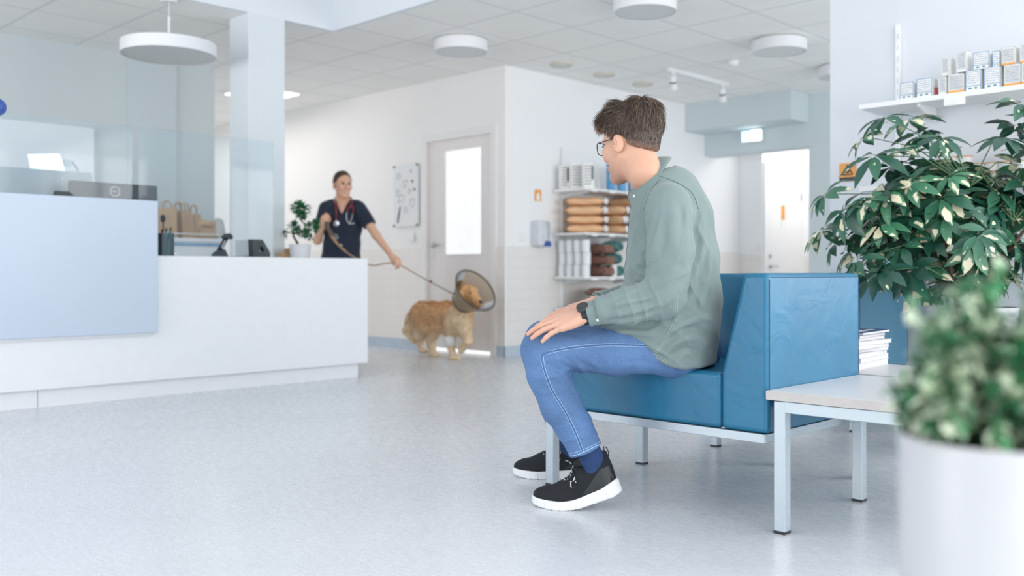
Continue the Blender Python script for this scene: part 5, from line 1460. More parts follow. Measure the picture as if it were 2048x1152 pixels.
def fold(c, r, d, freq, amp, seed=0.0, warp=.012):
    """a bundle of soft cloth folds around c, running across direction d"""
    c = A(c); d = A(Vector(d).normalized())
    def fn(P):
        q = P - c; t = q @ d + warp * wob(P, 16, seed) + .4 * warp * wob(P, 41, seed + 1)
        m = np.exp(-(q * q).sum(1) / (r * r)) * (.65 + .35 * wob(P, 13, seed + 2))
        s = 1 - np.abs(np.sin(t * freq * math.pi + seed))
        return -amp * 1.9 * m * (s * s - .28)
    return fn

# ================================================================== the seated man
man = thing('person', 'man in grey-green shirt, jeans and black trainers sitting on the blue sofa', 'person', C(1330, 745, 3.22).xy.to_3d())
man.location.z = 0
Hm = frame(C(1262, 289, 3.20), yawdir(47) + Vector((0, 0, -.10)), U3 + yawdir(47) * .02)
TH = 12
fw = yawdir(TH); lf = U3.cross(fw)
neckb = C(1306, 378, 3.235)
# --- body: head, neck, torso core (one surface), hands with forearms
S = SDF(); head_sdf(S, Hm)
hp = lambda x, y, z: Hm @ Vector((x, y, z))
S.chain([hp(-.030, 0, -.035), hp(-.045, 0, -.10), neckb], [.056, .054, .062], k=.02, join=.022)
S.u(f_rc(neckb, C(1340, 440, 3.25), .062, .095), .04)
S.u(f_rc(C(1325, 395, 3.12), C(1335, 395, 3.36), .04, .04), .04)
V1, F1 = S.mesh(.0028); c1 = head_colors(V1, Hm, 1, stubble=.45)
S = SDF()
S.chain([C(1340, 430, 3.25), C(1350, 560, 3.25), C(1372, 690, 3.25)], [.09, .09, .10], axis=lf, s=.75)
S.chain([C(1372, 700, 3.16), C(1090, 700, 3.12), C(1171, 890, 3.127), C(1188, 932, 3.148)], [.05, .04, .030, .024], join=.02)
S.chain([C(1385, 700, 3.40), C(1090, 684, 3.45), C(1128, 878, 3.615)], [.05, .04, .028], join=.02)
V2, F2 = S.mesh(.008); c2 = np.tile(SKIN, (len(V2), 1))
wr = C(1168, 631, 3.015); el = C(1330, 592, 2.99)
xh = (C(1062, 662, 3.035) - wr); zh = U3 * .86 - F3 * .50 + R3 * .1
Mh_l = frame(wr, xh, zh)
S = SDF()
S.u(f_rc(wr + (el - wr) * .8, wr, .036, .0245, lf, 1.0))
hand_sdf(S, Mh_l, -1, [(6, 14, 10), (2, 13, 9), (3, 13, 9), (8, 14, 10)], [(.046, .046, -.012), (.074, .056, -.018), (.100, .056, -.026)], spread=.5, sc=1.0)
V3, F3_ = S.mesh(.0022)
wr2 = C(1190, 606, 3.31); Mh_r = frame(wr2, C(1082, 634, 3.34) - wr2, U3 * 1.0 - F3 * .25)
S = SDF(); S.u(f_rc(C(1300, 585, 3.47), wr2, .036, .0245))
hand_sdf(S, Mh_r, 1, [(4, 12, 8), (3, 12, 9), (4, 12, 9), (8, 14, 10)], [(.046, .044, -.010), (.076, .052, -.014), (.102, .050, -.022)], spread=.6)
V4, F4 = S.mesh(.0022)
def hand_cols(V, Mw, side):
    Mi = np.array(Mw.inverted(), np.float32); q = V @ Mi[:3, :3].T + Mi[:3, 3]
    c = np.tile(lsd((212, 168, 146)), (len(V), 1)).astype(np.float32)
    w = np.clip((q[:, 0] - .12) / .06, 0, 1)[:, None] * .5
    return c * (1 - w) + lsd((222, 158, 136)) * w
Vb, Fb, Cb = merge([(V1, F1, c1), (V2, F2, c2), (V3, F3_, hand_cols(V3, Mh_l, -1)), (V4, F4, hand_cols(V4, Mh_r, 1))])
npmesh('body', Vb, Fb, M['skin'], man, colors=Cb)
eyes(Hm, 1, man); lashes(Hm, 1, man, (60, 48, 42))

# --- hair: a soft cap with combed strands
S = SDF()
S.u(f_ell(hp(-.014, 0, .043), [.103, .084, .095], Hm))
S.u(f_rc(hp(.040, .012, .118), hp(.100, .006, .100), .036, .026), .03)
S.u(f_rc(hp(.060, -.030, .105), hp(.104, -.02, .090), .028, .022), .03)
S.u(f_ell(hp(-.055, 0, .085), [.062, .066, .062], Hm), .03)
S.u(f_ell(hp(-.050, 0, -.010), [.053, .061, .052], Hm), .02)
nrm = Hm.to_3x3() @ Vector((.50, 0, -1)); S.cut(hp(0, 0, .004), nrm, .012)
S.sub(f_ell(hp(.085, 0, .020), [.075, .10, .045], Hm), .015)
S.sub(f_ell(hp(-.012, .085, -.010), [.027, .03, .036], Hm), .008); S.sub(f_ell(hp(-.012, -.085, -.010), [.027, .03, .036], Hm), .008)
S.disp(lambda P: .0022 * wob(P, 75, 2.0))
Vh, Fh = S.mesh(.0035)
HC = [lsd((84, 70, 61)), lsd((102, 86, 73)), lsd((124, 104, 87)), lsd((66, 56, 51))]
M['hair'] = attr_mat('brown_hair', rough=.42, var=.12, vs=90, spec=.45)
crown = hp(-.066, .004, .128)
def flow_m(p, n):
    q = Hm.inverted() @ p; d = p - crown
    if q.z > .075 and q.x > -.05: return Hm.to_3x3() @ Vector((1.0, .35, -.1 if q.x < .07 else -.7))
    return d.normalized() + Vector((0, 0, -.5)) + (Hm.to_3x3() @ Vector((-.15, 0, 0)))
def len_m(p):
    q = Hm.inverted() @ p
    return .042 if q.z > .07 else (.024 if q.z > .035 else (.012 if q.z > .0 else .007))
Vs, Fs, Cs = strands(Vh, Fh, 5200, flow_m, len_m, .0011, 5, HC, lift=.30, clump=.40, wave=.03)
ch = np.tile(lsd((74, 62, 55)), (len(Vh), 1))
def fade(V, c):
    # clipped short at the nape and round the ears, the skin showing through
    q = (V - A(hp(0, 0, .004))) @ (-A(nrm.normalized()))
    w = np.clip((.030 - q) / .030, 0, 1)[:, None] ** 1.4 * .8
    return c * (1 - w) + lsd((168, 132, 112)) * w
Vx, Fx, Cx = merge([(Vh, Fh, fade(Vh, ch)), (Vs, Fs, fade(Vs, Cs))])
npmesh('hair', Vx, Fx, M['hair'], man, colors=Cx)

# --- glasses
gl = None
M['gl_frame'] = mat('dark_frame', (38, 40, 44), .3)
m = MB()
for s in (1, -1):
    pts = []
    for k in range(25):
        a = 2 * math.pi * k / 24; ca, sa = math.cos(a), math.sin(a)
        pts.append(hp(.1085 - .010 * abs(s * .034 + .024 * ca) / .06, s * .034 + .0255 * math.copysign(abs(ca) ** .6, ca), .000 + .021 * math.copysign(abs(sa) ** .6, sa)))
    m.tube(pts, .0017, 6)
m.tube([hp(.108, .009, .006), hp(.112, 0, .009), hp(.108, -.009, .006)], .0018, 6)
gl = m.build('glasses', M['gl_frame'], man, smooth=True)
m = MB()
for s in (1, -1): 
    mm = MB().tube([hp(.098, s * .060, .012), hp(.080, s * .075, .013), hp(-.005, s * .083, .013), hp(-.020, s * .084, .000)], .0018, 6); mm.build('temple', M['gl_frame'], gl, smooth=True)
lm = clear_mat('spectacle_lens', (250, 251, 252), ior=1.08, haze=.02)
for s in (1, -1):
    poly = []
    for k in range(24):
        a = 2 * math.pi * k / 24; ca, sa = math.cos(a), math.sin(a)
        poly.append(hp(.1085 - .010 * abs(s * .034 + .024 * ca) / .06, s * .034 + .0245 * math.copysign(abs(ca) ** .6, ca), .020 * math.copysign(abs(sa) ** .6, sa)))
    mm = MB(); mm.add(poly, [tuple(range(24))]); mm.build('lens', lm, gl)

# --- shirt
M['shirt'] = mat('grey_green_cotton', (119, 136, 135), .85, var=.05, vs=9, bump=.06, bs=900, sheen=.2)
S = SDF()
tors = [(1341, 392, .104), (1354, 440, .118), (1358, 520, .130), (1354, 600, .147), (1344, 660, .152), (1342, 725, .152)]
S.chain([C(x, y, 3.245) for x, y, r in tors], [r for x, y, r in tors], k=.03, axis=lf, s=.70)
S.chain([C(1310, 400, 3.235), C(1322, 450, 3.235), C(1318, 540, 3.235)], [.082, .098, .115], k=.03, axis=lf, s=.72, join=.05)
S.u(f_rc(C(1340, 640, 3.20), C(1250, 640, 3.19), .135, .105, lf, .72), .05)       # front tails over the lap
S.u(f_rc(C(1320, 385, 3.15), C(1322, 385, 3.33), .055, .055), .05)
sh_l = C(1336, 414, 3.065); sh_r = C(1352, 414, 3.425)
S.chain([sh_l, C(1342, 500, 3.015), el, C(1255, 612, 2.985), C(1205, 620, 3.0)], [.078, .073, .065, .055, .046], k=.025, join=.014)
S.chain([sh_r, C(1330, 500, 3.46), C(1300, 585, 3.47), C(1195, 612, 3.33)], [.076, .068, .062, .046], k=.025, join=.03)
# neck opening
S.sub(f_rc(C(1299, 354, 3.225), C(1262, 290, 3.20), .084, .088), .012)
S.sub(f_rc(C(1292, 366, 3.225), C(1252, 356, 3.21), .074, .07), .012)
# hem
a = C(1180, 655, 3.1); b = C(1345, 737, 3.1); S.cut(C(1262, 697, 3.1), -(b - a).cross(F3), .01)
hemn = (b - a).cross(F3)
S.cut(C(1400, 735, 3.1), Vector((0, 0, -1)), .012)
S.cut(wr + (el - wr).normalized() * .040, (wr - el), .006)
upd = (el - sh_l)
S.disp(fold(el + U3 * .015 - F3 * .05 - R3 * .02, .095, R3 * .55 - U3 * .8, 24, .0100, .4))
S.disp(fold(C(1270, 606, 2.95), .085, R3 * .9 + U3 * .35, 22, .0070, 1.3))
S.disp(fold(C(1345, 480, 2.96), .12, R3 * .95 - U3 * .25, 12, .0062, 2.2))
S.disp(fold(C(1400, 440, 3.12), .10, R3 * .9 + U3 * .45, 13, .0070, .9))
S.disp(fold(C(1395, 600, 3.09), .17, R3 * .85 + U3 * .5, 9, .0085, 3.1))
S.disp(fold(C(1350, 690, 3.04), .14, R3 * .55 + U3 * .85, 11, .0080, 1.7))
S.disp(fold(C(1270, 500, 3.12), .13, R3 * .95 - U3 * .2, 11, .0062, .2))
S.disp(fold(C(1250, 655, 3.03), .09, R3 * .4 + U3 * .9, 15, .0035, 2.7))
S.disp(lambda P: .0022 * wob(P, 30, 1.0) + .0008 * wob(P, 95, 2.0))
Vt, Ft = S.mesh(.008)
S.disp(creases(bvh_of(Vt, Ft), [
    ([(1397, 418), (1389, 470), (1373, 540), (1362, 588)], 0.0115, -0.0185),
    ([(1408, 440), (1404, 500), (1392, 560)], 0.0138, 0.0123),
    ([(1274, 536), (1309, 553), (1346, 577)], 0.0086, -0.0211), ([(1278, 522), (1312, 538), (1350, 556)], 0.0103, 0.0148),
    ([(1284, 508), (1320, 520), (1352, 532)], 0.0092, -0.0123), ([(1272, 556), (1300, 572), (1338, 592)], 0.0103, 0.0160),
    ([(1262, 570), (1292, 590), (1330, 606)], 0.0086, -0.0148),
    ([(1225, 604), (1250, 592), (1276, 590)], 0.0069, -0.0111), ([(1232, 622), (1270, 612), (1310, 600)], 0.0092, -0.0135), ([(1222, 612), (1262, 602), (1300, 598)], 0.0080, 0.0099),
    ([(1216, 641), (1268, 634), (1326, 616)], 0.0092, -0.0173),
    ([(1400, 520), (1397, 570), (1386, 622)], 0.0126, -0.0148), ([(1418, 500), (1416, 560), (1404, 620)], 0.0149, 0.0148),
    ([(1374, 560), (1376, 600), (1366, 640)], 0.0115, 0.0123),
    ([(1412, 668), (1392, 656), (1362, 664), (1334, 684)], 0.0103, -0.0198), ([(1416, 690), (1390, 676), (1356, 684), (1330, 704)], 0.0126, 0.0173),
    ([(1398, 706), (1372, 698), (1342, 714)], 0.0103, -0.0148), ([(1420, 640), (1395, 636), (1366, 648)], 0.0126, 0.0148),
    ([(1214, 664), (1242, 652), (1288, 654), (1320, 640)], 0.0103, -0.0148), ([(1224, 674), (1260, 664), (1306, 672)], 0.0115, 0.0123),
    ([(1292, 428), (1278, 490), (1264, 556)], 0.0103, -0.0148), ([(1310, 420), (1300, 470), (1286, 520)], 0.0126, 0.0099),
    ([(1340, 400), (1346, 450), (1344, 505)], 0.0161, 0.0099), ([(1362, 410), (1368, 455), (1360, 505)], 0.0115, -0.0099), ([(1328, 440), (1328, 480), (1320, 512)], 0.0115, -0.0086)]))
Vt, Ft = S.mesh(.0034); Vt = relax(Vt, Ft, 1, .3)
shirt = npmesh('shirt', Vt, Ft, M['shirt'], man)
bv = bvh_of(Vt, Ft)
M['shirt_seam'] = mat('grey_green_seam', (98, 122, 122), .9)
M['shirt_stitch'] = mat('pale_stitch', (160, 180, 174), .9)
m = MB()
for path in ([(1318, 352), (1352, 364), (1381, 383), (1391, 400), (1396, 418)], [(1320, 358), (1300, 385), (1288, 420), (1284, 460)]):
    q = cast_path(bv, path, 40, .0004)
    if len(q) > 3: m.tube(q, .0014, 5)
m.build('shoulder_seam', M['shirt_seam'], shirt, smooth=True)
m = MB()
for off in (0, 5):
    for path in ([(1350 + off, 590), (1347 + off, 640), (1326 + off, 684), (1300 + off, 713)],):
        q = cast_path(bv, path, 50, .0004)
        if len(q) > 3: m.tube(q, .0010, 5)
    q = cast_path(bv, [(1190, 654 - off), (1235, 676 - off), (1290, 704 - off), (1335, 727 - off)], 60, .0004)
    if len(q) > 3: m.tube(q, .0008, 5)
if m.v: m.build('side_seam', M['shirt_stitch'], shirt, smooth=True)
# collar
n0 = (-R3 * .80 + U3 * .60).normalized(); 
cb = (-R3 * .60 - U3 * .80 + F3 * .10).normalized(); n0 = (n0 - cb * n0.dot(cb)).normalized(); cl = n0.cross(cb)
cc = C(1299, 357, 3.225) + n0 * .013
rs_ = []; NC = 44
prof = [(.068, -.030), (.070, .006), (.076, .015), (.083, .011), (.108, -.018), (.113, -.027), (.108, -.026), (.082, -.004), (.076, -.030)]
def colpt(a, r, h):
    fr = max(0, math.cos(a)) ** 6      # toward the front the leaf is longer
    rr = r + (r - .08) * .30 * fr if r > .085 else r
    hh = h - (.016 * fr if r > .085 else 0)
    return cc + cb * (math.cos(a) * rr * (1.03 + .08 * math.cos(a)) * (1.0 if math.cos(a) > 0 else 1 - .06 * -math.cos(a))) + cl * (math.sin(a) * rr * 1.03) + n0 * hh
for k in range(NC + 1):
    a = math.radians(14) + (2 * math.pi - math.radians(28)) * k / NC
    rs_.append([colpt(a, r, h) for r, h in prof])
col = MB().rings(rs_).build('collar', M['shirt'], shirt, smooth=True)
M['button'] = mat('pearl_button', (226, 226, 220), .25)
# cuff
cd = (wr - el).normalized(); c0 = wr - cd * .060; rs_ = []
e1 = cd.orthogonal().normalized(); e2 = cd.cross(e1)
for r, t in ((.0395, 0), (.0405, .004), (.0395, .045), (.038, .050), (.034, .049), (.033, .02), (.033, 0)):
    rs_.append([c0 + cd * t + (e1 * math.cos(2 * math.pi * k / 36) + e2 * math.sin(2 * math.pi * k / 36)) * (r + .0012 * math.sin(5 * 2 * math.pi * k / 36)) for k in range(36)])
MB().rings(rs_, cap=False).build('cuff', M['shirt'], shirt, smooth=True)
cd2 = (wr2 - C(1300, 585, 3.47)).normalized(); g0 = wr2 - cd2 * .062; h1 = cd2.orthogonal().normalized(); h2 = cd2.cross(h1); rs_ = []
for r, t in ((.0395, 0), (.0405, .004), (.0395, .045), (.038, .050), (.034, .049), (.033, .02), (.033, 0)):
    rs_.append([g0 + cd2 * t + (h1 * math.cos(2 * math.pi * k / 36) + h2 * math.sin(2 * math.pi * k / 36)) * r for k in range(36)])
MB().rings(rs_, cap=False).build('cuff', M['shirt'], shirt, smooth=True)
# front placket with buttons
pl = []
for k in range(24):
    u = k / 23; c = C(1312 + 28 * u, 410 + 225 * u, 3.24)
    h = bv.ray_cast(c + fw * .6, -fw)
    if h[0] is not None: pl.append((h[0], h[1]))
m = MB()
for sd in (-.016, .016): m.tube([p_ + lf * sd + n_ * .0003 for p_, n_ in pl], .0010, 5)
m.build('placket_seam', M['shirt_seam'], shirt, smooth=True)
for k in (3, 8, 13, 18):
    MB().lathe([(0, .0022), (.0045, .0020), (.0055, .001), (.0055, -.001)], pl[k][0], 16, pl[k][1], cap=False).build('button', M['button'], shirt, smooth=True)
o = Vector((0, 0, CAMZ))
dg = bpy.context.evaluated_depsgraph_get()
def cast_obj(ob, px, py):
    dg = bpy.context.evaluated_depsgraph_get(); b = BVHTree.FromObject(ob, dg)
    off = root_off(ob); h = b.ray_cast(o - off, (C(px, py, 1) - o).normalized())
    return (h[0] + off, h[1]) if h[0] is not None else (None, None)
cuff = [x for x in shirt.children if x.name.startswith('cuff')][0]
for ob, px, py in ((col, 1268, 392), (cuff, 1196, 640)):
    p, n = cast_obj(ob, px, py)
    if p is None: continue
    if n.dot(C(px, py, 1) - o) > 0: n = -n
    MB().lathe([(0, .0022), (.0045, .0020), (.0055, .001), (.0055, -.001)], p, 16, n, cap=False).build('button', M['button'], shirt, smooth=True)

# --- jeans
M['denim'] = mat('blue_denim', (88, 120, 164), .8, var=.16, vs=7, bump=.10, bs=1100)
def denim_tune(m):
    nt = m.node_tree; N = nt.nodes; L = nt.links; p = N['Principled BSDF']; cr = [n for n in N if n.type == 'VALTORGB'][0]
    tc = [n for n in N if n.type == 'TEX_COORD'][0]
    nz = N.new('ShaderNodeTexNoise'); nz.inputs['Scale'].default_value = 260; nz.inputs['Detail'].default_value = 3; L.new(tc.outputs['Object'], nz.inputs['Vector'])
    rp = N.new('ShaderNodeValToRGB'); rp.color_ramp.elements[0].color = (.78, .80, .84, 1); rp.color_ramp.elements[1].color = (1.12, 1.12, 1.1, 1); rp.color_ramp.elements[0].position = .3; rp.color_ramp.elements[1].position = .7
    L.new(nz.outputs['Fac'], rp.inputs['Fac'])
    mx = N.new('ShaderNodeMix'); mx.data_type = 'RGBA'; mx.blend_type = 'MULTIPLY'; mx.inputs[0].default_value = 1
    L.new(cr.outputs['Color'], mx.inputs[6]); L.new(rp.outputs['Color'], mx.inputs[7]); L.new(mx.outputs[2], p.inputs['Base Color'])
denim_tune(M['denim'])
S = SDF()
S.u(f_ell(C(1352, 699, 3.25), [.105, .18, .095], frame(Vector((0, 0, 0)), fw, U3)))
near = [C(1362, 697, 3.135), C(1230, 701, 3.11), C(1120, 700, 3.11), C(1085, 700, 3.115)]
S.chain(near, [.084, .078, .070, .068], k=.02, join=.05)
S.chain([C(1085, 700, 3.115), C(1098, 748, 3.115), C(1122, 812, 3.12), C(1146, 850, 3.122), C(1184, 925, 3.125)], [.068, .070, .066, .060, .054], k=.015, join=.02)
S.chain([C(1392, 696, 3.40), C(1240, 696, 3.44), C(1088, 680, 3.45)], [.090, .080, .066], k=.02, join=.05)
S.chain([C(1088, 680, 3.45), C(1100, 770, 3.52), C(1135, 884, 3.63)], [.066, .064, .054], k=.015, join=.02)
S.disp(fold(C(1150, 720, 3.06), .075, R3 * .8 + U3 * .6, 22, .0050, .6))
S.disp(fold(C(1110, 760, 3.05), .07, R3 * -.3 + U3 * .95, 19, .0050, 1.9))
S.disp(fold(C(1165, 880, 3.06), .08, R3 * -.3 + U3 * .95, 20, .0035, .3))
S.disp(fold(C(1320, 710, 3.05), .10, R3 * .9 + U3 * .3, 14, .0040, 2.3))
S.disp(fold(C(1215, 665, 3.08), .12, R3 * .9 + U3 * .3, 12, .0030, 1.1))
S.disp(lambda P: .0016 * wob(P, 34, 3.0))
cufn = (R3 * 29 - U3 * 67)
S2 = SDF(); S2.ops = list(S.ops); S2.lo, S2.hi = S.lo, S.hi
# cuffs: end each leg square to the shin
fa = A(C(1174, 901, 3.122)); fb = A(Vector(cufn).normalized()); ga = A(C(1126, 868, 3.61)); gb = A(Vector((R3 * .25 - U3 * 1.0)).normalized()); mid = float(A(F3) @ A(C(1174, 901, 3.37)))
def cuffcut(P):
    nearm = (P @ A(F3)) < mid
    return np.where(nearm, (P - fa) @ fb, (P - ga) @ gb)
S2.ops.append(('i', cuffcut, .004))
Vj, Fj = S2.mesh(.009)
S2.disp(creases(bvh_of(Vj, Fj), [
    ([(1140, 748), (1112, 738), (1090, 726)], .008, -.006), ([(1150, 762), (1118, 756), (1092, 744)], .009, .005), ([(1160, 790), (1128, 776), (1100, 764)], .008, -.0045),
    ([(1170, 742), (1140, 728), (1112, 716)], .009, .005), ([(1205, 742), (1170, 730), (1136, 706)], .008, -.0045),
    ([(1190, 868), (1160, 862), (1138, 872)], .008, -.004), ([(1186, 850), (1158, 840), (1128, 846)], .009, .0035),
    ([(1330, 735), (1290, 724), (1240, 726)], .010, -.004), ([(1300, 706), (1250, 704), (1200, 712)], .012, .003), ([(1110, 672), (1140, 668), (1175, 676)], .010, -.003)]))
Vj, Fj = S2.mesh(.0042); Vj = relax(Vj, Fj, 1, .3)
jeans = npmesh('jeans', Vj, Fj, M['denim'], man)
bj = bvh_of(Vj, Fj)
M['jstitch'] = mat('pale_blue_stitch', (168, 196, 226), .9); M['jseam'] = mat('dark_denim_seam', (66, 98, 148), .9)
m = MB(); md = MB()
for off in (0, 5):
    for path in ([(1300, 689 + off), (1269, 688 + off), (1217, 687 + off), (1169, 690 + off), (1130, 695 + off), (1096, 703 + off)], [(1082 + off, 712), (1085 + off, 734), (1100 + off, 777), (1126 + off, 820), (1148 + off, 864), (1163 + off, 904)]):
        q = cast_path(bj, path, 70, .0003)
        if len(q) > 3: m.tube(q, .0008, 5)
for path in ([(1300, 692), (1217, 690), (1130, 698), (1092, 706), (1083, 716), (1090, 745), (1102, 777), (1128, 820), (1150, 864), (1166, 904)],):
    q = cast_path(bj, path, 90, .0002)
    if len(q) > 3: md.tube(q, .0014, 5)
q = cast_path(bj, [(1139, 907), (1150, 905), (1175, 896), (1200, 883), (1205, 878)], 40, .0003)
if len(q) > 3: m.tube(q, .0009, 5)
q = cast_path(bj, [(1140, 912), (1150, 911), (1176, 900), (1203, 887)], 40, .0002)
if len(q) > 3: m.tube(q, .0016, 5)
m.build('stitching', M['jstitch'], jeans, smooth=True); md.build('side_seam', M['jseam'], jeans, smooth=True)

# --- socks
M['sock'] = mat('navy_sock', (40, 66, 112), .9, var=.08, vs=200, bump=.15, bs=900)
S = SDF(); S.chain([C(1170, 886, 3.125), C(1184, 916, 3.143), C(1192, 942, 3.150), C(1165, 972, 3.16)], [.043, .036, .031, .025], k=.015); S.disp(lambda P: .0012 * wob(P, 70, 1))
V, Fc = S.mesh(.004); npmesh('sock', V, Fc, M['sock'], man)
S = SDF(); S.chain([C(1122, 858, 3.60), C(1146, 905, 3.645), C(1150, 925, 3.655), C(1110, 938, 3.66)], [.043, .038, .034, .027], k=.015)
V, Fc = S.mesh(.005); npmesh('sock', V, Fc, M['sock'], man)

# --- trainers
M['knit'] = mat('black_knit', (24, 28, 34), .85, var=.15, vs=300, bump=.2, bs=700)
M['heelp'] = mat('black_heel_panel', (40, 46, 48), .5)
M['sole'] = mat('white_sole', (226, 228, 230), .55, var=.02)
def lace_mat():
    m = mat('flecked_lace', (30, 33, 38), .8); nt = m.node_tree; N = nt.nodes; p = N['Principled BSDF']
    tc = N.new('ShaderNodeTexCoord'); v = N.new('ShaderNodeTexVoronoi'); v.inputs['Scale'].default_value = 150; nt.links.new(tc.outputs['Object'], v.inputs['Vector'])
    rp = N.new('ShaderNodeValToRGB'); rp.color_ramp.interpolation = 'CONSTANT'; rp.color_ramp.elements[0].color = lin((28, 31, 36)); rp.color_ramp.elements[1].color = lin((212, 216, 220)); rp.color_ramp.elements[1].position = .72
    sp = N.new('ShaderNodeSeparateColor'); nt.links.new(v.outputs['Color'], sp.inputs[0]); nt.links.new(sp.outputs[0], rp.inputs[0]); nt.links.new(rp.outputs[0], p.inputs['Base Color']); return m
M['lace'] = lace_mat()
def foot2d(P):
    x, y = P[:, 0], P[:, 1]
    def cap(ax, ay, bx_, by, ra, rb):
        dx, dy = bx_ - ax, by - ay; t = np.clip(((x - ax) * dx + (y - ay) * dy) / (dx * dx + dy * dy), 0, 1)
        return np.hypot(x - ax - t * dx, y - ay - t * dy) - (ra + (rb - ra) * t)
    d = cap(.036, 0, .13, .004, .037, .036); d = smin(d, cap(.13, .004, .205, .004, .036, .048), .02); return smin(d, cap(.205, .004, .258, .0, .048, .036), .02)
def shoe(Mw, bend, parent, side):
    N = 60; sb = .20
    def warp(V):
        """lift the heel: the part behind the ball of the foot turns up smoothly"""
        if not bend: return V
        W = V.copy(); s = np.clip(sb - V[:, 0], 0, None)
        ts = np.linspace(0, .4, 201); phi = math.radians(bend) * np.clip(ts / .075, 0, 1); phi = phi * phi * 0 + math.radians(bend) * (3 * np.clip(ts / .09, 0, 1) ** 2 - 2 * np.clip(ts / .09, 0, 1) ** 3)
        cx = np.concatenate([[0], np.cumsum(np.cos(phi[:-1]) * np.diff(ts))]); cz = np.concatenate([[0], np.cumsum(np.sin(phi[:-1]) * np.diff(ts))])
        px = np.interp(s, ts, cx); pz = np.interp(s, ts, cz); ph = np.interp(s, ts, phi)
        back = V[:, 0] < sb
        W[:, 0] = np.where(back, sb - px + V[:, 2] * np.sin(ph), V[:, 0]); W[:, 2] = np.where(back, pz + V[:, 2] * np.cos(ph), V[:, 2])
        return W
    def place(V): return (np.c_[warp(V) * np.array((1.06, 1.05, 1.08)), np.ones(len(V))] @ np.array(Mw).T)[:, :3].astype(np.float32)
    def wp(pts): return [Vector(q) for q in place(np.array(pts, np.float32)).tolist()]
    up = SDF()
    up.u(f_ell((.046, 0, .062), (.047, .038, .072))); up.u(f_ell((.125, .002, .045), (.09, .040, .052)), .03); up.u(f_ell((.215, .003, .034), (.078, .046, .034)), .03)
    up.u(f_rc((.108, 0, .090), (.190, .002, .052), .030, .024), .025); up.u(f_rc((.022, 0, .09), (.012, 0, .128), .022, .012), .02)
    up.sub(f_ell((.074, 0, .152), (.046, .027, .048)), .010)
    up.ops.append(('i', lambda P: foot2d(P) - .001, .006)); up.cut((0, 0, .018), (0, 0, -1))
    Vu, Fu = up.mesh(.0032)
    t = npmesh('shoe', place(Vu), Fu, M['knit'], parent)
    so = SDF(); so.lo = A((-.01, -.06, -.01)); so.hi = A((.31, .06, .06))
    def solef(P):
        x = P[:, 0]; z0 = np.where(x > .235, (x - .235) ** 2 * 3.2, 0) + np.where(x < .03, (.03 - x) ** 2 * 6, 0)
        z1 = np.interp(x, [-.01, .0, .05, .12, .20, .27, .31], [.050, .048, .036, .031, .027, .030, .036])
        g = .0022 * np.exp(-((np.mod(x, .026) - .013) / .0016) ** 2) * (P[:, 2] < z0 + .018) * (x > -.01)
        h = (z1 - z0) / 2; dz = np.abs(P[:, 2] - (z0 + z1) / 2) - h + .004; d2 = foot2d(P) - .003 + .004
        return np.minimum(np.maximum(d2, dz), 0) + np.hypot(np.maximum(d2, 0), np.maximum(dz, 0)) - .004 + g
    so.ops.append(('u', solef, 0)); Vs_, Fs_ = so.mesh(.0026)
    npmesh('sole', place(Vs_), Fs_, M['sole'], t)
    # smooth heel panel along the outer side
    b = bvh_of(Vu, Fu)
    hpv = MB()
    for sgn in (1, -1):
        grid = []
        for i in range(9):
            row = []
            for j in range(9):
                u, v = i / 8, j / 8
                x = .005 + .105 * v * (1 - .75 * u) ; z = .036 + .056 * u
                hpt = b.ray_cast(Vector((x, sgn * .2, z)), Vector((0, -sgn, 0)))
                if hpt[0] is None: hpt = b.find_nearest(Vector((x, sgn * .03, z)))
                row.append(hpt[0] + Vector((0, sgn * .0008, 0)))
            grid.append(row)
        hpv.rings(grid, cap=False, closed=False)
    hpv.v = wp([tuple(p) for p in hpv.v]); hpv.build('heel_panel', M['heelp'], t, smooth=True)
    def tops(x, y):
        h = b.ray_cast(Vector((x, y, .3)), Vector((0, 0, -1))); return (h[0] + Vector((0, 0, .0015))) if h[0] is not None else Vector((x, y, .08))
    lc = MB()
    for k in range(5):
        x0 = .112 + .017 * k
        pts = [tops(x0 + .007 * math.sin(s * math.pi), -.026 + .052 * s) for s in np.linspace(0, 1, 9)]
        lc.tube(wp([tuple(p) for p in pts]), .0019, 6)
    kn = tops(.118, 0) + Vector((0, 0, .004))
    for sy, l1 in ((1, .055), (-1, .05), (.55, .075)):
        loop = [kn]
        for s in np.linspace(0, 1, 10)[1:]:
            a = s * 2 * math.pi
            y = sy * (.012 + l1 * .75 * math.sin(a / 2)); x = .118 + .018 * math.sin(a) + .020 * s
            tp = tops(x, max(min(y, .036), -.036)); zz_ = tp.z - max(0, abs(y) - .034) * 1.1
            loop.append(Vector((x, math.copysign(min(abs(y), .050), y), zz_ + .004)))
        lc.tube(wp([tuple(p) for p in loop]), .0019, 6)
    lc.tube(wp([tuple(kn), (.135, .01 * side, kn.z + .02), (.165, .035 * side, kn.z + .025)]), .0017, 6)
    lc.build('laces', M['lace'], t, smooth=True)
    hl = MB().tube(wp([(.004, -.004, .112), (-.004, -.004, .128), (-.002, -.003, .145), (.004, 0, .150), (.006, .003, .14), (.006, .004, .12)]), .0018, 6); hl.build('heel_loop', M['black'], t, smooth=True)
    return t
fd = yawdir(17)
ball = C(1128, 1013, 3.183); ball.z = 0
shoe(frame(ball - fd * .205, fd, U3), 21, man, 1)
fd2 = yawdir(8); b2 = onZ(1082, 953, 0.0)
shoe(frame(b2 - fd2 * .205, fd2, U3), 0, man, -1)

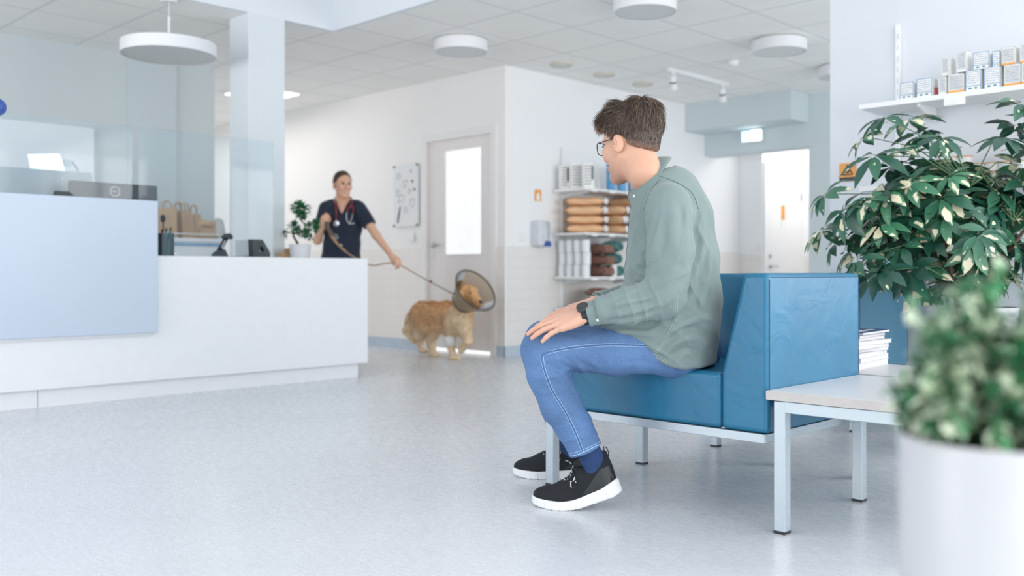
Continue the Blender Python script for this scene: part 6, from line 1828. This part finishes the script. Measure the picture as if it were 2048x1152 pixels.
# --- watch on the near wrist
wd = xh.normalized() * .55 + (wr - el).normalized() * .45; wd.normalize(); wc = wr - wd * .004
e1 = (zh - wd * zh.dot(wd)).normalized(); e2 = wd.cross(e1)
M['strap'] = mat('black_strap', (30, 36, 44), .5); M['dial'] = mat('black_dial', (20, 24, 30), .15, coat=.5)
rs_ = []
for k in range(33):
    a = 2 * math.pi * k / 32; ra = .0275 + .002 * abs(math.cos(a)); c = wc + (e1 * math.cos(a) * .93 + e2 * math.sin(a) * 1.10) * ra; nn = (e1 * math.cos(a) + e2 * math.sin(a))
    rs_.append([c + wd * .011 - nn * .001, c + wd * .011 + nn * .0022, c - wd * .011 + nn * .0022, c - wd * .011 - nn * .001])
wt = MB().rings(rs_, cap=False).build('watch', M['strap'], man, smooth=True, autosmooth=40)
MB().lathe([(.019, -.004), (.0205, .002), (.0205, .008), (.0185, .0105), (.0, .0105)], wc + e1 * .0275, 36, e1, cap=False).build('case', M['charcoal'], wt, smooth=True, autosmooth=40)
MB().lathe([(.0172, .0100), (.0172, .0112), (0, .0112)], wc + e1 * .0275, 36, e1, cap=False).build('dial', M['dial'], wt)
# ================================================================== the vet behind the counter
vet = thing('person', 'smiling woman in navy scrubs standing behind the counter, holding a dog lead', 'person', (0, 0, 0))
VD = 8.30
vf = C(688, 720, VD); vet.location = (vf.x, vf.y, 0)
def VV(px, py, dd=0.0): return C(px, py, VD + dd)
Hv = frame(VV(685.5, 371, -.01), yawdir(240), U3)
SCV = .96
vfw = yawdir(250); vlf = U3.cross(vfw)
hv = lambda x, y, z: Hv @ (Vector((x, y, z)) * SCV)
S = SDF(); head_sdf(S, Hv, SCV, jaw=.92)
vnb = VV(686, 403, .02)
S.chain([hv(-.03, 0, -.04), hv(-.035, 0, -.10), vnb], [.046, .044, .050], k=.02, join=.02)
S.u(f_rc(vnb, VV(686, 425, .0), .05, .075), .035)
S.u(f_rc(VV(662, 409, .02), VV(711, 409, .0), .038, .038), .04)
S.u(f_rc(VV(686, 420, .02), VV(686, 450, .0), .085, .095, vlf, .7), .04)
V1, F1 = S.mesh(.004); c1 = head_colors(V1, Hv, SCV, brow=(92, 68, 54)) * np.array((1.14, 1.13, 1.12), np.float32)
S = SDF()
S.chain([VV(686, 430, .03), VV(684, 500, .03), VV(682, 540, .03)], [.085, .085, .10], axis=vlf, s=.72)
for sx in (-1, 1): S.chain([VV(682 + sx * 17, 540, .03), VV(684 + sx * 17, 640, .02), VV(684 + sx * 17, 716, .04)], [.08, .055, .04], join=.02)
V2, F2 = S.mesh(.012); c2 = np.tile(SKIN, (len(V2), 1))
# her left arm reaches toward the dog, her right hand holds the loop at the waist
sl, el_l, wl = VV(718, 417, .0), VV(752, 470, -.08), VV(783, 511, -.16)
sr, el_r, wr_r = VV(652, 417, .02), VV(635, 480, -.04), VV(644, 453, -.16)
S = SDF()
S.chain([sl, el_l, wl], [.046, .036, .024], k=.02)
S.chain([sr, el_r, wr_r], [.046, .037, .025], k=.02)
grip = [(55, 75, 50), (58, 78, 52), (60, 80, 52), (62, 78, 50)]
Ml = frame(wl, (VV(797, 522, -.20) - wl), U3 * .7 - F3 * .5 + R3 * .35)
hand_sdf(S, Ml, -1, [(35, 55, 35), (40, 60, 40), (45, 62, 40), (48, 62, 40)], [(.045, .036, -.016), (.070, .036, -.036), (.085, .022, -.048)], spread=.6, sc=.93)
Mr = frame(wr_r, (VV(650, 436, -.20) - wr_r), -F3 * .85 - R3 * .35 + U3 * .1)
hand_sdf(S, Mr, 1, grip, [(.045, .034, -.020), (.066, .026, -.042), (.078, .006, -.050)], spread=.5, sc=.93)
V3, F3_ = S.mesh(.0036); c3 = np.tile(lsd((226, 180, 152)), (len(V3), 1))
Vb, Fb, Cb = merge([(V1, F1, c1), (V2, F2, c2), (V3, F3_, c3)])
npmesh('body', Vb, Fb, M['skin'], vet, colors=Cb)
eyes(Hv, SCV, vet); lashes(Hv, SCV, vet, (44, 32, 28), 1.7)
MB().prism([hv(.1035, y, -.0685 + z) for y, z in ((-.017, .002), (0, .0005), (.017, .002), (.010, -.0035), (0, -.005), (-.010, -.0035))], Hv.to_3x3() @ Vector((.0015, 0, 0))).build('teeth', mat('teeth', (238, 234, 228), .3), vet)
# hair drawn back tight, small bun
S = SDF()
S.u(f_ell(hv(-.016, 0, .040), [.101 * SCV, .080 * SCV, .094 * SCV], Hv)); S.u(f_ell(hv(-.115, 0, .045), [.035, .036, .036], Hv), .02)
S.cut(hv(.056, 0, .056), Hv.to_3x3() @ Vector((.86, 0, -.62)), .01)
S.sub(f_ell(hv(-.002, .082, -.010), [.03, .03, .036], Hv), .008); S.sub(f_ell(hv(-.002, -.082, -.010), [.03, .03, .036], Hv), .008)
Vh, Fh = S.mesh(.0045)
def flow_v(p, n): return (hv(-.11, 0, .05) - p)
Vs, Fs, Cs = strands(Vh, Fh, 1500, flow_v, lambda p: .04, .0013, 8, [lsd((96, 76, 60)), lsd((116, 92, 72)), lsd((76, 60, 50))], lift=.06, clump=.12)
Vx, Fx, Cx = merge([(Vh, Fh, np.tile(lsd((84, 66, 54)), (len(Vh), 1))), (Vs, Fs, Cs)])
npmesh('hair', Vx, Fx, M['hair'], vet, colors=Cx)
# scrub top with a V neck, trousers, shoes
M['scrub'] = mat('navy_scrubs', (19, 32, 53), .8, var=.12, vs=10, bump=.08, bs=500, sheen=.15)
S = SDF()
S.chain([VV(686, 424, .02), VV(686, 455, .01), VV(684, 490, .02), VV(681, 530, .03)], [.112, .116, .112, .135], k=.03, axis=vlf, s=.72)
S.u(f_rc(VV(661, 411, .02), VV(713, 411, .0), .050, .050), .04)
def sleeve(p, q):
    f, lo, hi = f_rc(p, p + (q - p) * .8, .064, .060); n = A((q - p).normalized()); c = A(p + (q - p) * .64)
    return (lambda P: np.maximum(f(P), (P - c) @ n)), lo, hi
S.u(sleeve(sl, el_l), .02); S.u(sleeve(sr, el_r), .02)
S.sub(f_rc(VV(686, 398, -.02), VV(686, 385, -.02), .058, .06), .008)
# the V: everything in front inside a downward wedge
va, vb_, vc = VV(668, 396, 0), VV(704, 396, 0), VV(687, 429, 0)
def vneck(P):
    q = P - A(vc); x = q @ A(R3); z = q @ A(U3); d = q @ A(F3)
    hw = .075 / .150
    return np.maximum(np.maximum(np.abs(x - .0) * .90 - np.maximum(z, -1) * hw * .90, -z), d + .0)
S.ops.append(('s', vneck, .004))
S.disp(fold(VV(720, 440, -.06), .08, R3 * .7 - U3 * .7, 18, .005, .5)); S.disp(fold(VV(690, 500, -.1), .2, R3 * .95 + U3 * .3, 9, .006, 1.5)); S.disp(lambda P: .0025 * wob(P, 26, 4.0))
Vt, Ft = S.mesh(.006); top = npmesh('scrub_top', relax(Vt, Ft, 1, .4), Ft, M['scrub'], vet)
S = SDF(); S.u(f_rc(VV(674, 545, .03), VV(691, 545, .03), .125, .125), 0)
for sx in (-1, 1): S.chain([VV(682 + sx * 17, 550, .03), VV(684 + sx * 17, 640, .02), VV(684 + sx * 17, 706, .04)], [.105, .080, .070], join=.03)
Vt, Ft = S.mesh(.010); npmesh('scrub_trousers', Vt, Ft, M['scrub'], vet)
for sx in (-1, 1):
    p = VV(684 + sx * 18, 716, .04); p.z = 0
    S = SDF(); S.chain([p + Vector((0, 0, .05)) + vfw * -.03, p + Vector((0, 0, .035)) + vfw * .16], [.045, .034]); S.cut(Vector((0, 0, .002)), Vector((0, 0, -1)))
    V, Fc = S.mesh(.008); npmesh('shoe', V, Fc, M['white'], vet)
bt = bvh_of(Vt, Ft) if False else None

# stethoscope round her neck
btop = BVHTree.FromObject(top, bpy.context.evaluated_depsgraph_get()); toff = root_off(top)
def on_chest(px, py, lift=.012):
    h = btop.ray_cast(o - toff, (C(px, py, 1) - o).normalized())
    p = h[0] + toff if h[0] is not None else VV(px, py, -.08)
    return p - F3 * lift
M['tube_red'] = mat('dark_red_tube', (132, 34, 48), .35); M['chrome'] = mat('chrome', (214, 214, 216), .2, metal=.9)
st_ = thing('stethoscope', 'dark red stethoscope hanging round the neck of the woman in scrubs', 'stethoscope', on_chest(688, 440))
path = [on_chest(673, 440), on_chest(673, 428), on_chest(672.5, 415), on_chest(671, 405, .014), VV(669, 398, .02), VV(676, 393, .085), VV(690, 392, .09), VV(702, 396, .05), on_chest(704, 404, .014), on_chest(702, 412), on_chest(700, 417)]
def smooth_path(pts, n=8):
    out = []
    for i in range(len(pts) - 1):
        p0 = pts[max(i - 1, 0)]; p1 = pts[i]; p2 = pts[i + 1]; p3 = pts[min(i + 2, len(pts) - 1)]
        for k in range(n):
            t = k / n; out.append(0.5 * ((2 * p1) + (p2 - p0) * t + (2 * p0 - 5 * p1 + 4 * p2 - p3) * t * t + (3 * p1 - p0 - 3 * p2 + p3) * t ** 3))
    return out + [pts[-1]]
m = MB(); m.tube(smooth_path(path), .0075, 10)
m.tube(smooth_path([on_chest(702, 412), on_chest(696, 418), on_chest(694, 425)]), .0065, 8); m.tube(smooth_path([on_chest(702, 410), on_chest(707, 416), on_chest(706, 427)]), .0065, 8)
m.build('tubing', M['tube_red'], st_, smooth=True)
for pts in ([on_chest(694, 425), on_chest(693.5, 438), on_chest(698, 447), on_chest(701, 448, .016)], [on_chest(706, 427), on_chest(703.5, 438), on_chest(700, 446), on_chest(708, 447, .016)]):
    MB().tube(smooth_path(pts), .0045, 8).sphere(pts[-1], .008, 10, 8).build('ear_tube', M['chrome'], st_, smooth=True)
MB().lathe([(0, .014), (.016, .014), (.026, .008), (.027, 0), (.022, -.004), (0, -.004)], on_chest(673, 447, .008), 24, -F3, cap=False).build('chest_piece', M['chrome'], st_, smooth=True, autosmooth=40)

# ================================================================== the dog
M['fur'] = attr_mat('golden_fur', rough=.75, var=.14, vs=50, sheen=.3)
GOLD = lsd((238, 190, 138)); CREAM = lsd((246, 222, 186)); RUST = lsd((226, 166, 106))
dog = thing('dog', 'golden retriever walking beside the door with a cone and a bandaged foreleg', 'dog', onZ(890, 716, 0))
def D(px, py, d): return C(px, py, d)
dy = yawdir(205)
S = SDF()
S.chain([D(846, 626, 9.02), D(868, 629, 8.90), D(895, 629, 8.78), D(920, 630, 8.66)], [.108, .108, .112, .112], k=.04)       # trunk
S.u(f_ell(D(916, 645, 8.64), [.125, .11, .115], frame(Vector((0, 0, 0)), dy, U3)), .05)                                     # deep chest
S.chain([D(920, 622, 8.64), D(928, 606, 8.58), D(933, 596, 8.54)], [.100, .084, .070], k=.03, join=.05)                      # neck
S.u(f_ell(D(843, 636, 9.0), [.11, .105, .115], frame(Vector((0, 0, 0)), dy, U3)), .05)                                         # rump
# near hind leg: thigh, hock, paw
S.chain([D(850, 648, 8.95), D(868, 664, 8.92), D(861, 684, 8.97), D(867, 706, 8.96)], [.095, .062, .036, .030], k=.02, join=.04); S.u(f_ell(D(869, 709, 8.94), [.060, .036, .026], frame(Vector((0, 0, 0)), dy, U3)), .015)
# far hind leg
S.chain([D(838, 650, 9.10), D(846, 668, 9.12), D(840, 684, 9.17), D(843, 699, 9.14)], [.08, .052, .034, .028], k=.02, join=.04); S.u(f_ell(D(846, 702, 9.12), [.055, .034, .024], frame(Vector((0, 0, 0)), dy, U3)), .015)
# near foreleg on the floor (its upper part carries the bandage)
S.chain([D(903, 655, 8.66), D(900, 678, 8.67), D(903, 697, 8.66), D(907, 713, 8.63)], [.075, .042, .032, .030], k=.02, join=.04); S.u(f_ell(D(911, 715.5, 8.60), [.060, .038, .026], frame(Vector((0, 0, 0)), dy, U3)), .015)
# far foreleg lifted and folded at the wrist
S.chain([D(928, 655, 8.58), D(934, 675, 8.55), D(936, 684, 8.50), D(926, 695, 8.58)], [.075, .046, .036, .030], k=.02, join=.04); S.u(f_ell(D(923, 699, 8.60), [.032, .032, .040], frame(Vector((0, 0, 0)), dy, U3)), .015)
# tail hanging, plumed
S.chain([D(834, 622, 9.08), D(825, 640, 9.14), D(822, 662, 9.16), D(826, 684, 9.16)], [.040, .060, .062, .018], k=.02, join=.03)
# feathering under belly and behind the thighs
S.chain([D(872, 652, 8.86), D(893, 656, 8.76)], [.05, .055], join=.04); S.u(f_ell(D(838, 664, 9.02), [.06, .06, .085]), .05)
HD = frame(D(937, 586, 8.50), yawdir(226) + U3 * -.36, U3)
h3 = HD.to_3x3(); hd_ = lambda x, y, z: HD @ Vector((x, y, z))
S.u(f_ell(hd_(0, 0, .012), [.085, .068, .066], HD), .03)                                                                        # skull
S.chain([hd_(.06, 0, -.012), hd_(.135, 0, -.028)], [.050, .036], k=.02, join=.025)                                            # muzzle
S.u(f_rc(hd_(.05, 0, -.045), hd_(.12, 0, -.055), .032, .020), .015)
for s in (1, -1):
    S.u(f_rc(hd_(.045, s * .03, .045), hd_(.055, s * .034, .043), .016, .015), .015)
    S.chain([hd_(-.015, s * .062, .035), hd_(-.01, s * .085, -.005), hd_(.0, s * .082, -.055)], [.024, .026, .014], k=.015, join=.012)
S.chain([hd_(-.05, 0, -.01), D(933, 596, 8.54)], [.068, .07], join=.04)
S.disp(lambda P: .006 * wob(P, 34, 1.0) + .003 * wob(P, 80, 2.0))
Vd, Fd = S.mesh(.0085)
Md = np.array(frame(D(890, 640, 8.8), dy, U3).inverted(), np.float32)
def dog_cols(V):
    q = V @ Md[:3, :3].T + Md[:3, 3]
    c = np.tile(GOLD, (len(V), 1)).astype(np.float32)
    def mix(w, col):
        nonlocal c
        w = np.clip(w, 0, 1)[:, None]; c = c * (1 - w) + col * w
    n = wob(V, 18, 3.0)
    mix((q[:, 2] - .03) / .12 * .6 + n * .35, RUST)
    mix((-q[:, 2] - .03) / .10 * .5 + .2 * n, CREAM)                       # legs and belly pale
    mix(1.6 - np.linalg.norm((V - A(D(915, 650, 8.52))) / .13, axis=1), CREAM)   # chest bib
    mix(1.5 - np.linalg.norm((V - A(D(832, 660, 9.05))) / .14, axis=1), CREAM)   # breeches and tail
    hq = np.linalg.norm(V - A(HD.translation), axis=1); mix((.16 - hq) / .05, lsd((226, 176, 122)))
    return c
body = npmesh('body', Vd, Fd, M['fur'], dog, colors=dog_cols(Vd))
back = -dy
def flow_d(p, n): return back * .7 + Vector((0, 0, -.75)) + rdir(rnd) * .2
fr = random.Random(2)
def len_d(p):
    q = Vector(p) - HD.translation
    if q.length < .15: return .012
    if p.z < .22: return .014
    return .042 if p.z < .42 else .030
Vs, Fs, Cs = strands(Vd, Fd, 7500, flow_d, len_d, .0034, 3, [np.array((1, 1, 1), np.float32)], segs=3, lift=.35, clump=.5)
cs = np.repeat(dog_cols(Vs.reshape(-1, 12, 3)[:, 0]), 12, 0) * np.clip(Cs, .85, 1.15)
npmesh('coat', Vs, Fs, M['fur'], dog, colors=cs)
MB().sphere(hd_(.172, 0, -.018), .019, 14, 10, (.9, 1.0, .8)).build('nose', M['black'], dog, smooth=True)
for s in (1, -1): MB().sphere(hd_(.068, s * .040, .026), .0125, 12, 8).build('eye', mat('dark_eye', (36, 26, 22), .15), dog, smooth=True)
# bandage on the near foreleg
bp0, bp1 = D(899, 672, 8.655), D(903, 692, 8.65)
MB().tube([bp0, bp0.lerp(bp1, .5), bp1], [.050, .044, .041], 18).build('bandage', mat('white_bandage', (244, 244, 244), .85, bump=.4, bs=120), dog, smooth=True)
# recovery cone: translucent, with dark rims
ca = (R3 * .60 + U3 * .56 - F3 * .57).normalized()
cone_c = D(924, 606, 8.56)
M['cone'] = clear_mat('smoky_plastic', (206, 194, 176), rough=.25, haze=.34)
e1 = ca.orthogonal().normalized(); e2 = ca.cross(e1)
CL, CR0, CR1 = .21, .098, .212
rs_ = []
for k in range(11):
    u = k / 10; r = CR0 + (CR1 - CR0) * u
    rs_.append([cone_c + ca * CL * u + (e1 * math.cos(2 * math.pi * j / 48) + e2 * math.sin(2 * math.pi * j / 48)) * r for j in range(48)])
cone = thing('recovery_cone', 'smoky translucent recovery cone round the dog\'s head', 'cone', cone_c)
MB().rings(rs_, cap=False).build('shell', M['cone'], cone, smooth=True)
M['rim'] = mat('dark_olive_rim', (86, 76, 64), .5)
for u, r in ((1, CR1), (0, CR0)):
    MB().tube([cone_c + ca * CL * u + (e1 * math.cos(2 * math.pi * j / 48) + e2 * math.sin(2 * math.pi * j / 48)) * r for j in range(49)], .007 if u else .009, 8).build('rim', M['rim'], cone, smooth=True)
m = MB()
for j, u in ((30, .15), (31, .15), (8, .75)): 
    p = cone_c + ca * CL * u + (e1 * math.cos(2 * math.pi * j / 48) + e2 * math.sin(2 * math.pi * j / 48)) * (CR0 + (CR1 - CR0) * u + .004); m.sphere(p, .009, 10, 8)
m.build('snap', M['rim'], cone, smooth=True)

# ================================================================== the lead
M['lead'] = mat('tan_lead', (168, 136, 106), .7, var=.1, vs=60)
ld = thing('dog_lead', 'long tan dog lead running from the woman\'s hands to the dog', 'lead', VV(760, 540, -.2))
rh = Mr @ Vector((.075, .0, -.030)); lh = Ml @ Vector((.072, 0, -.028))
nb = cone_c - ca * .02 + (D(912, 588, 8.5) - D(926, 600, 8.5)) * .6
p = D(913, 591, 8.50)
MB().tube([lh, lh.lerp(p, .33) - U3 * .006, lh.lerp(p, .66) - U3 * .006, p], .0055, 8).build('taut_cord', M['lead'], ld, smooth=True)
MB().tube(smooth_path([rh, VV(658, 462, -.24), VV(672, 484, -.24), VV(690, 502, -.22), VV(712, 517, -.18), VV(728, 526, -.18), VV(748, 531, -.19), VV(768, 527, -.2), lh]), [.013] * 17 + [.010] * 8 + [.006] * 40, 8, flat=.45, up=(-F3)).build('slack_strap', M['lead'], ld, smooth=True)
mk = lh.lerp(p, .56); MB().sphere(mk, .013, 10, 8).build('cord_stop', M['rim'], ld, smooth=True)
m = MB(); m.tube([VV(668, 470, -.25), VV(671, 477, -.25), VV(676, 477, -.25), VV(674, 470, -.25), VV(669, 469, -.25)], .0045, 6); m.sphere(VV(682, 490, -.245), .010, 8, 6)
m.build('buckle', M['steel'], ld, smooth=True)
MB().tube(smooth_path([rh, VV(653, 452, -.25), VV(660, 463, -.25), VV(665, 470, -.25)]), .018, 8, flat=.3, up=(-F3)).build('loop_handle', mat('dark_taupe_webbing', (104, 88, 78), .8), ld, smooth=True)
